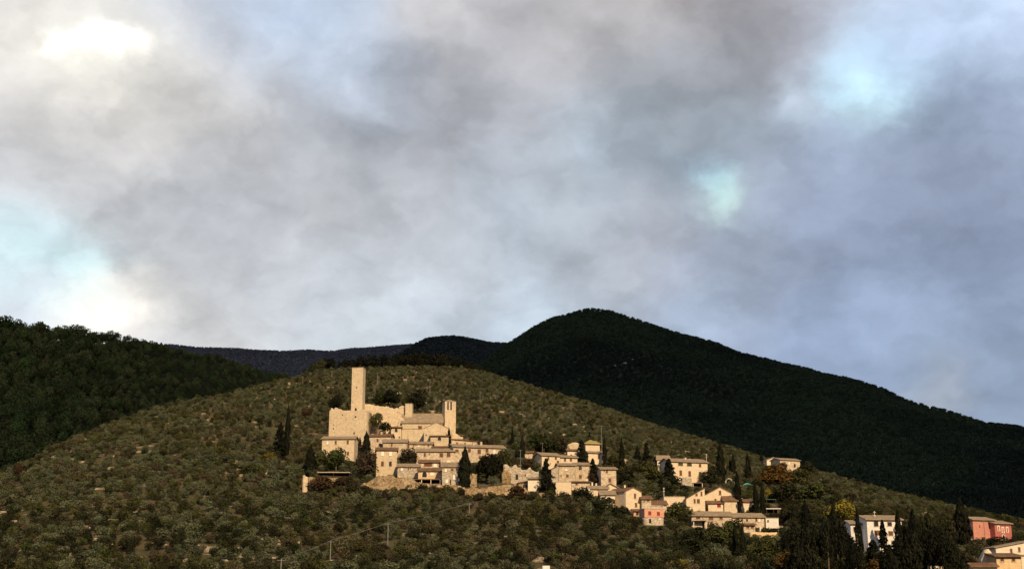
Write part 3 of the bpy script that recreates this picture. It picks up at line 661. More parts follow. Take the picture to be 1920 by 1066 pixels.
wallpiece('bright narrow ruined wall pillar at the left edge of the village', [(567.8,891),(570,889.5),(573,892),(577,893.5)], 922, rough=.12, th=1.6, rag=.1, step=.4, m='castle_stone', name='ruined_pillar')
wallpiece('low crumbling garden wall under the long flat terrace roof', [(577,894),(583,893),(590,894),(600,897),(612,893),(622,896),(634,894)], 905, rough=.35, th=.8, m='rubble', name='garden_wall')
wallpiece('rocky bank of tawny rubble under the tower-like house', [(668,914),(676,905),(684,902),(692,903),(702,893),(712,890),(730,889),(748,892),(762,894),(776,897),(790,903),(806,908)], 926, depth_at(735,922), th=5, rough=.8, lean=3, m='rubble', rag=.5, step=.9, name='rock_bank', cat='rock bank')
wallpiece('rubble terrace wall below the square grey stone house', [(806,906),(820,907),(836,909),(850,908),(866,911),(872,914)], 924, depth_at(840,920), th=2, rough=.6, lean=1.5, m='rubble', rag=.4, step=.8, name='terrace_wall')
wallpiece('broken stone pillar wall just right of the great cypress', [(881,888),(885,886),(890,887),(894,888)], 914, rough=.2, th=2, m='rubble', rag=.3, step=.5, name='ruined_wall')
wallpiece('long rubble retaining wall right of the great cypress', [(872,914),(888,912),(900,915),(915,912),(930,909),(945,907),(960,908),(972,909),(980,912)], 938, depth_at(925,934), th=3, rough=.6, lean=2, m='rubble', rag=.4, step=.9, name='retaining_wall')
def railing(label, x0, x1, y0, y1, hpx=7, n=6, m='metal_grey', name='railing', dy=0.0, Y=None):
    Y = Y or depth_at((x0 + x1) / 2, max(y0, y1) + hpx); a, b_ = P(x0, y0, Y), P(x1, y1, Y); h = hpx * Y / F_; o = empty(name, (a.x, a.y, a.z - h)); d = b_ - a
    p = MB(); p.tube((0, 0, h), (d.x, 0, d.z + h), .06, .06, 6); p.tube((0, 0, h * .5), (d.x, 0, d.z + h * .5), .04, .04, 6); p.build('rail', MATS[m], o)
    for i in range(n + 1):
        f = i / n; q = MB(); q.tube((d.x * f, 0, d.z * f - .5), (d.x * f, 0, d.z * f + h), .05, .05, 6); q.build('post', MATS[m], o)
    tag(o, label, 'railing'); return o
railing('thin metal railing on the retaining wall below the dark conifers', 898, 934, 910, 906, 6, 5)

# ruins and houses right of the great cypress
wallpiece('ruined stone house front with a dark doorway and broken top', [(944,872),(949,868),(953,872),(960,874),(968,872),(976,876),(984,880),(992,876),(1000,880),(1010,884)], 912, depth_at(975,908), th=5, rough=.3, m='grey_stone', rag=.6, step=.7, name='ruined_house', cat='ruin', holes=[(969.5,893,4,9),(957,896,2.5,8),(985,890,2,3)])
wallpiece('broken gable wall at the left corner of the ruined house', [(941,886),(945,882),(950,879),(956,882),(958,888)], 906, rough=.25, th=1.5, m='rubble', rag=.3, step=.5, name='ruined_wall')
H('low ruin with a collapsing dark roof beside the big conifer', 972, 1000, 905, 918, 'right', .8, 5, 0, 'rubble', 'clay_tile', [(985,911,8,5,'door')], name='ruined_hut', cat='ruin')
wallpiece('tawny terrace wall in front of the ruins with a rounded top', [(940,908),(955,907),(970,911),(984,914),(990,918),(1000,921),(1044,926)], 932, depth_at(985,928), th=2, rough=.35, lean=.5, m='rubble', rag=.2, name='terrace_wall')
H('low pale plastered wall house behind the big conifer', 990, 1012, 897, 922, 'shed', .7, 5, 0, 'pale_plaster', 'lichen_tile')
H('tiny stone shed among the bushes above the ruins', 984, 999, 848, 859, 'side', .5, 3.5, 0, 'old_stone', 'clay_tile', [(990.5,849.8,1.8,2.4,'dark')], name='stone_shed', cat='shed')
H('long plastered house with two pale shutters above the big conifer', 1016, 1050, 853.5, 880, 'side', 1.1, 7, 24, 'cream_plaster', 'lichen_tile', [(1028,858.5,2.6,4.5,'brown'),(1042,858.5,2.8,4.5,'brown'),(1046,865.5,3,4.5,'brown')])
H('plastered house with a pair of small dark windows, mid right', 1050.5, 1082.5, 857, 874, 'side', .9, 7, 14, 'cream_plaster', 'lichen_tile', [(1059.2,861.5,3,5,'brown'),(1070.5,861.5,3,5,'brown')])
wallpiece('big rough stone gable end behind the upper right houses', [(1052,848),(1058,838),(1066,832),(1075,828.5),(1084,829.5),(1087,836)], 852, th=4, rough=.12, m='castle_stone', rag=.1, step=.6, name='ruined_gable', cat='ruin')
H('small plastered house with a lean-to roof under the stone gable', 1064, 1083, 844, 862, 'side', .5, 4, 6, 'pale_plaster', 'clay_tile', [(1071,853,2.4,3,'brown')])
H('upper pale block of the villa with a yellow lichened roof', 1098, 1124.5, 832, 852, 'hip', 1.9, 6.5, 12, 'cream_plaster', 'yellow_lichen', name='villa')
H('cream wing with one tall window below the yellow lichened roof', 1103, 1133, 848.5, 870, 'side', .7, 6, 18, 'cream_plaster', 'lichen_tile', [(1122.5,855,2.6,7,'brown')])
H('main stone house with two small openings right of the big conifer', 1048, 1078, 872, 905, 'side', .9, 7, 8, 'old_stone', 'lichen_tile', [(1063.8,891.5,4,5,'brown'),(1062,880,3,3,'lit'),(1052,891,1.6,3,'brown')])
H('stone house with two stacked square windows, joined on the right', 1078.5, 1107, 871, 903, 'side', .9, 7, 6, 'old_stone', 'lichen_tile', [(1088,877,4.6,6,'green'),(1088.2,893,4,6,'brown')])
H('dim stone lean-to at the left side of the main stone house', 1034, 1047.5, 879, 905, 'right', 1.2, 6, 0, 'grey_stone', 'lichen_tile')
H('blank cream retaining house wall below the main stone house', 1042, 1071, 903, 930, 'flat', .2, 5, 0, 'cream_plaster', 'concrete', name='terrace_house')
H('low stone annex with a long tiled edge below the stacked windows', 1071.5, 1106, 903, 920, 'shed', .5, 5, 0, 'old_stone', 'clay_tile', [(1081,907,3,3.5,'brown')])
H('tall narrow stone house with red-brown windows, right village end', 1127, 1155.5, 879, 918, 'side', .8, 7, 7, 'old_stone', 'lichen_tile', [(1138,883,3,5.5,'brown'),(1143.3,899.5,4,7,'brown'),(1133,881.5,2,3,'brown')])
H('low gabled stone house with a broad blank wall below it', 1128, 1162, 915.5, 930, 'front', 1.6, 8, 4, 'cream_plaster', 'lichen_tile', [(1122,917,1,1,'brown')][:0])
H('low terrace house with a tiled roof and two chimneys', 1104, 1140, 915.5, 930, 'side', .9, 5, 4, 'cream_plaster', 'lichen_tile', [(1122,917.5,2.4,2.4,'brown')], chim=[(1100.5,898,2.5)][:0])
for i, (cx, ct, cb, lab) in enumerate([(1100.5,897,912,'white masonry chimney stack left of the reddish tree'), (1110.5,904,913,'short white chimney stack under the reddish tree'), (1118,906,913,'shortest white chimney right of the reddish tree'), (1171.8,909,924,'tall plain chimney left of the bright gabled house'),(1104.5,916,932,'pale square masonry pier at the terrace corner')]):
    Y = depth_at(cx, cb + 4); p0 = P(cx, cb, Y); h = P(cx, ct, Y).z - p0.z; o = empty('chimney_stack', p0); b = MB(); b.box(-.24,.24,-.24,.24,-3,h); b.build('stack', MATS['white_trim'], o); c = MB(); c.box(-.32,.32,-.32,.32,h+.003,h+.15); c.build('cap', MATS['stone_trim'], o); tag(o, lab, 'chimney')
H('loggia house with dark arches behind the bright gabled house', 1127, 1153, 926.5, 952, 'side', 1.2, 7, 0, 'pale_plaster', 'lichen_tile', [(1131,936,6.5,10,'warch'),(1141.5,936.5,8,10,'warch'),(1149.5,938.5,4,5,'brown')], name='loggia_house')
H('bright gabled house with two windows and a dim left side', 1172, 1203, 921.5, 957, 'front', 1.3, 11, 30, 'cream_plaster', 'clay_tile', [(1190.5,929,3,8,'brown'),(1192.5,946,3.2,7,'brown'),(1184,955.5,4,2.4,'dark')], down=True, ov=.3)
H('low pinkish stone house between the gabled and pink houses', 1203.5, 1221, 934.5, 960, 'side', .9, 6, 2, 'old_stone', 'clay_tile', [(1215.5,938,4,2.5,'brown'),(1208,939,2,2,'brown')])
H('long brown tiled roof house above the balustraded terrace', 1221.5, 1250, 945, 960, 'side', 1.2, 6, 4, 'old_stone', 'clay_tile', [(1230,947,6,2,'dark'),(1240,948,4,2,'dark')])
H('bright pink house with red shutters over a grey ground floor', 1208.5, 1245, 953.5, 969, 'flat', .2, 8, 6, Y=depth_at(1226, 984), wall='pink_plaster', tile='concrete', wins=[(1218.3,961.3,4.6,6.4,'red'),(1234.5,962.3,4.6,6.4,'red')], name='pink_house', bury=.02)
H('grey rendered ground floor under the bright pink house', 1208.7, 1243.8, 969.3, 986, 'flat', .2, 7.6, 6, 'white_plaster', 'concrete', [(1219,976,4.6,8,'brown')], name='ground_floor', cat='house', Y=depth_at(1226,969)-.0+.25, ov=.1) if False else None
wallpiece('grey rendered basement wall under the bright pink house', [(1208.7,969.5),(1244,969.8)], 986, depth_at(1226,984) + .02, th=7.5, rough=.02, m='grey_stone', rag=0, name='basement_wall', holes=[(1219,976,4.4,8)], yaw=6)
railing('white balustrade on the flat roof of the pink house', 1211, 1244, 946.5, 947.5, 6, 6, 'white_trim', 'balustrade', Y=depth_at(1226,984) + .3)
H('low terracotta porch roof at the left of the pink house', 1188, 1207, 957, 968, 'shed', .5, 3, 0, 'pink_plaster', 'clay_tile', [(1195,962,4,6,'door')], name='porch', cat='porch')
H('blank cream garden wall house left of the big cream villa', 1245, 1284, 931, 950, 'flat', .2, 6, 3, 'cream_plaster', 'concrete', name='garden_building', cat='outbuilding')

# large house on the upper right, villa, row house
H('large cream house with two rows of windows on the upper slope', 1257, 1327, 865.5, 906, 'side', 1.4, 9, 20, 'cream_plaster', 'lichen_tile', [(1276,869,7.5,6,'green'),(1292.5,870,7.5,6,'green'),(1312.5,872,3.6,5,'brown'),(1276.3,886,3.8,9,'brown'),(1293,887.5,3.8,9,'brown'),(1312.5,889,3.8,9,'brown')], chim=[(1293.5,857,1.8),(1301,859,1.4)])
H('pale lower left wing of the large cream house', 1232.5, 1256.5, 861, 884, 'side', 1.8, 7, 4, 'pale_plaster', 'lichen_tile', [(1245,872,3,4,'brown')])
wallpiece('ivy-grown stone terrace block before the large cream house', [(1278,895),(1284,893.5),(1297,894.5)], 910, th=3, rough=.1, m='grey_stone', rag=.1, name='terrace_block')
canopy('small porch with pale posts at the foot of the large cream house', 1299, 1318, 904, 913, 2.5, 'clay_tile', posts=2)
H('big cream villa with a broad low gable', 1322, 1380, 928, 960, 'front', 2.7, 11, 0, 'cream_plaster', 'clay_tile', [(1350,923,3.2,7,'brown'),(1341.5,937,2.8,5,'brown'),(1348.5,947.5,5.8,5.5,'wtrim'),(1357.5,947,3.6,6.5,'arch'),(1368.5,929.5,2.6,2.6,'round')], name='villa', ov=.3)
H('left wing of the cream villa under a long sloping roof', 1287, 1322, 934.5, 958, 'right', 3.4, 9, 0, 'cream_plaster', 'clay_tile', [(1302.5,938.5,2.6,7,'brown'),(1309.5,938.8,4.2,7,'brown'),(1306,927,3,3.5,'brown'),(1315.3,925,2.4,7,'brown')], ov=.3)
H('low porch wing with a tiled lean-to roof on the villa front', 1328, 1356, 942.5, 959, 'shed', .8, 2.6, 0, 'cream_plaster', 'clay_tile', [(1348,947.5,5.8,5.5,'wtrim')], Y=depth_at(1351,960) - 2.7)
H('low gabled extension right of the cream villa', 1358, 1382, 937.5, 958, 'shed', 1.4, 2.4, 0, 'cream_plaster', 'clay_tile', [(1364,946,4,6,'arch')][:0], Y=depth_at(1351,960) - 2.5)
H('small cream house between the tall cypresses right of the villa', 1390, 1414.5, 940, 960, 'side', .8, 6, 10, 'cream_plaster', 'clay_tile', chim=[(1394,933,1.2)])
H('long stone row house with a straight tiled roof below the villa', 1297, 1372, 966, 990, 'side', 1.2, 7, 6, 'old_stone', 'lichen_tile', [(1309,969.5,6.5,4.5,'brown'),(1333,970.5,7,5.5,'brown'),(1352,971,5,4,'brown')])
H('right half of the row house with three small windows', 1372.5, 1433, 968.5, 988, 'side', 1.1, 7, 8, 'old_stone', 'lichen_tile', [(1391.5,973.5,2,4,'brown'),(1400.5,974.5,2.8,4.5,'dark'),(1419,974,4.5,5.5,'brown'),(1422.8,974,2.6,5,'white')])
canopy('black awning on the left end of the long row house', 1300, 1325, 975, 984, 2.5, 'dark_cloth_and_shade', posts=2, name='awning', cat='awning', Y=depth_at(1334,990)-2.6)
H('low stone lodge in front of the row house right end', 1394, 1416, 983.5, 998, 'shed', .5, 4, 0, 'old_stone', 'clay_tile', [(1402,987,4.5,5,'brown'),(1410.5,987,4.5,5,'brown')])
H('small pale stone annex at the right end of the row house', 1436, 1460, 971, 990, 'flat', .2, 5, 3, 'white_plaster', 'concrete', [(1440,976,2,3,'dark')])
wallpiece('ochre-topped terrace wall below the row house annex', [(1407,996),(1420,996.5),(1440,997.5),(1457,997)], 1012, th=3, rough=.1, m='ochre_plaster', rag=.05, name='terrace_wall')
for px, lab in ((1426,'leftmost white gate pillar on the ochre-topped terrace'),(1443,'middle white gate pillar on the ochre-topped terrace'),(1459.5,'rightmost white gate pillar on the ochre-topped terrace')):
    Y = depth_at(px, 1000); p0 = P(px, 998, Y); o = empty('gate_pillar', p0); b = MB(); b.box(-.22,.22,-.22,.22,-1.5,1.6); b.build('shaft', MATS['white_trim'], o); b = MB(); b.box(-.32,.32,-.32,.32,1.603,1.8); b.build('cap', MATS['white_trim'], o); tag(o, lab, 'pillar', 'gate pillars on the terrace')
canopy('carport with a pale flat roof above the annex', 1437, 1465, 952, 963, 5, 'white_plaster', name='carport', cat='carport', posts=3, pm='dark_wood')
canopy('green tarpaulin roof on posts above the pale carport', 1437, 1456, 935, 944, 4, 'green_cloth', name='tarpaulin_shelter', cat='shelter', posts=2, pm='dark_wood', th=.12)
# turquoise gazebo
Yg = depth_at(1401, 916); pg = P(1401, 915, Yg); o = empty('gazebo', pg); b = MB(); r = 1.75; hh = 1.35
b.add([(-r,-r,hh),(r,-r,hh),(r,r,hh),(-r,r,hh),(-.4,-.4,hh+.75),(.4,-.4,hh+.75),(.4,.4,hh+.75),(-.4,.4,hh+.75)], [(0,1,5,4),(1,2,6,5),(2,3,7,6),(3,0,4,7),(4,5,6,7),(0,3,2,1)]); b.build('canopy', MATS['turquoise_cloth'], o)
for sx in (-1, 1):
    for sy in (-1, 1): q = MB(); q.tube((sx*1.6, sy*1.6, -1), (sx*1.6, sy*1.6, hh-.01), .06, .06, 6); q.build('pole', MATS['white_paint'], o)
tag(o, 'turquoise garden gazebo between the cypresses above the villa', 'gazebo')
# grotto arch above the villa
Yq = depth_at(1367, 908); fq = P(1367, 908, Yq); o = empty('stone_arch', fq); b = MB(); 
for i in range(9):
    a0, a1 = math.pi * i / 9, math.pi * (i + 1) / 9
    b.prism([(1.0*math.cos(a1),1.2+1.0*math.sin(a1)),(1.0*math.cos(a0),1.2+1.0*math.sin(a0)),(1.5*math.cos(a0),1.2+1.5*math.sin(a0)),(1.5*math.cos(a1),1.2+1.5*math.sin(a1))][::1], 0, .8)
b.box(-1.5,-1,0,.8,-1,1.2); b.box(1,1.5,0,.8,-1,1.2); b.build('arch', MATS['grey_stone'], o); b = MB(); b.box(-.99,.99,.5,.7,-1,2.1); b.build('opening', MATS['dark_cloth_and_shade'], o); tag(o, 'small pale stone arch in the garden above the cream villa', 'arch')
# white T shaped post
Yt = depth_at(1290, 983); pt = P(1290, 983, Yt); o = empty('signpost', pt); hT = 12 * Yt / F_; b = MB(); b.box(-.18,.18,-.1,.1,-1,hT-.36); b.build('post', MATS['white_paint'], o); b = MB(); b.box(-.75,.75,-.14,.14,hT-.357,hT); b.build('crossbar', MATS['white_paint'], o); tag(o, 'white T-shaped post beside the long row house', 'post')

# ridge house, white house, rose house, corner house
H('ridge-top stone house half hidden by autumn trees', 1463, 1500, 862, 884, 'side', 1.0, 8, 24, 'old_stone', 'lichen_tile', [(1480,868,2.5,4,'lit'),(1490,872,3,6,'arch')], chim=[(1459,853,1.2)][:0])
H('pale gabled wing at the left end of the ridge-top house', 1438, 1462, 862, 876, 'front', 1.3, 6, 8, 'pale_plaster', 'lichen_tile')
H('tall white house with dark square windows behind black conifers', 1627, 1692, 973.5, 1036, 'side', 1.1, 9, 8, 'white_plaster', 'lichen_tile', [(1642.5,981,6.5,8.5,'dark'),(1668,981.5,6.5,6.5,'dark'),(1645,998,9,7.5,'brown'),(1670,999,7,7,'brown')], chim=[(1624,961.5,1.4)][:0])
H('narrow left wing of the tall white house', 1596, 1626, 981, 1032, 'side', .8, 7, 2, 'white_plaster', 'lichen_tile', [(1602,990,3,5,'dark')])
H('salmon house wing with a lower dark lean-to roof', 1825, 1865.5, 974, 1012, 'side', .9, 8, 22, 'salmon_plaster', 'lichen_tile', [(1836.5,986,2,6,'wtrim')[:4]+('red',),(1855.5,987.5,2.6,8,'red')], name='salmon_house')
H('rose coloured house with white trimmed windows and corner strips', 1866, 1897, 981, 1014, 'side', .9, 8, 22, 'rose_plaster', 'lichen_tile', [(1872.5,990,2,7,'wtrim'),(1880.5,993,2,8,'wtrim'),(1888.5,992.5,2,7,'wtrim'),(1882,1007,4,9,'warch')], name='rose_house')
H('bottom right corner house with a sloping roof and two windows', 1868, 1935, 1026, 1052, 'right', 1.6, 8, 0, 'pale_plaster', 'lichen_tile', [(1896,1032,3,7,'brown'),(1911,1029,3,7,'brown')])
H('ochre house front under the corner house', 1869, 1915, 1042.5, 1072, 'shed', .6, 5, 0, 'ochre_plaster', 'clay_tile', [(1879,1048.5,5,5,'brown'),(1900,1048.5,5,5,'brown')])
H('pale house end wall at the right frame edge', 1915.5, 1950, 1040, 1072, 'flat', .2, 5, 0, 'pale_plaster', 'concrete')
wallpiece('broad tapering chimney breast left of the ochre house front', [(1842,1048),(1848,1038),(1850,1028),(1855,1028),(1858,1036),(1868,1040)], 1070, th=3, rough=.04, m='cream_plaster', rag=.03, name='chimney_breast', cat='chimney')
H('low tiled porch in the bottom right corner', 1824, 1868, 1061, 1074, 'side', .5, 3, 0, 'pale_plaster', 'clay_tile', name='porch', cat='porch')
wallpiece('small pale block wall at the bottom edge of the frame', [(1745,1060),(1752,1059),(1766,1061)], 1074, th=2, rough=.05, m='grey_stone', rag=.05, name='block_wall')
wallpiece('small pale pump house at the bottom edge, left of the middle trees', [(1017,1059.5),(1031,1059.5)], 1070, th=2, rough=.03, m='white_plaster', rag=.0, name='pump_house', cat='hut')
# broken dry-stone walls on the left slope
for (pts, yb, lab) in [([(243,896),(262,894.5),(280,893.5),(296,893)],898,'long pale dry-stone wall on the left olive slope'),([(305,893.5),(316,893.8)],897,'short pale dry-stone wall just right of the long one'),([(160,914.5),(180,914),(198,913)],917,'low dry-stone wall below the long one on the left slope'),
                       ([(803,768.5),(826,770)],775,'terrace wall behind the bell tower, upper of two steps'),([(798,774),(826,777)],782,'terrace wall behind the bell tower, lower of two steps')]:
    wallpiece(lab, pts, yb, th=.7, rough=.2, m='limestone', rag=.2, step=.6, name='dry_stone_wall', prot=False)

# ------------------------------------------------------------------ poles, aerials and the cable
def pole(px, yt, yb, label, r=.13, m='metal_grey', arms=0, group=None, name='utility_pole', cat='pole', Y=None):
    Y = Y or depth_at(px, yb); p0 = P(px, yb, Y); h = P(px, yt, Y).z - p0.z; o = empty(name, p0); b = MB(); b.tube((0,0,-2),(0,0,h),r,r*.75,8); b.build('shaft', MATS[m], o)
    for i in range(max(1, arms)):
        q = MB(); aw = .35 if r < .1 else .8; q.tube((-aw,0,h-.35-.9*i),(aw,0,h-.35-.9*i),.06,.06,6); q.build('crossarm', MATS[m], o)
    PROT.append((px - 2, px + 2, yt, yb - 2, Y, Y + .5)); tag(o, label, cat, group); return p0 + Vector((0, 0, h))
tops = []
for px, yt, yb, lab in [(526,1046,1085,'cable pole at the bottom edge, first of the descending line'),(619,1012,1053,'second pole of the cable line from the bottom edge'),(727,979,1021,'tallest pole of the cable line, below the rocky bank'),(880,942,964,'topmost pole of the cable line, under the retaining wall')]:
    tops.append(pole(px, yt, yb, lab, .12, group='poles of the cable line'))
tops = [P(400, 1098, 300)] + tops + [P(930, 930, depth_at(925, 934) - 2.5)]
cb_ = MB()
for a, b in zip(tops[:-1], tops[1:]):
    pts = []
    for i in range(11):
        f = i / 10; q = a.lerp(b, f); pts.append(Vector((q.x, q.y, q.z - .35 * 4 * f * (1 - f) * (b - a).length / 60)))
    for p, q in zip(pts[:-1], pts[1:]): cb_.tube(p, q, .035, .035, 5)
tag(cb_.build('overhead_cable', MATS['metal_grey']), 'long sagging overhead cable strung across the lower olive grove', 'cable')
for px, yt, yb, lab in [(707.5,698,724,'pale pole on the slope right of the castle tower'),(567.5,705,720,'lonely pole on the left end of the hill crest'),(622,694,709,'short pole on the crest left of the castle tower'),(806,710,736,'thin pole on the slope above the castle turret'),(900,734,754,'thin pole on the slope right of the bell tower'),
                        (1128.5,797,850,'very tall pole beside the yellow-roofed villa'),(1012.5,762,785,'thin pole high on the slope right of the bell tower'),(982,915,940,'pale pole in the reddish bushes below the ruins'),(1017,829,853,'thin pole left of the long plastered house roof'),
                        (976,842,880,'pale post beside the slim cypress above the ruins'),(1849,975,1032,'tall pale pole in front of the salmon house')]:
    pole(px, yt, yb, lab, .11)
for px, yt, yb, lab in [(1325,850,869,'roof aerial on the right end of the large cream house'),(1245,913,932,'roof aerial on the blank cream garden building'),(1640.5,957,973,'roof aerial on the tall white house')]:
    pole(px, yt, yb, lab, .09, 'white_trim', 2, name='roof_aerial', cat='aerial', Y=depth_at(px, {1325:905,1245:950,1640.5:1036}[px]) + 3)

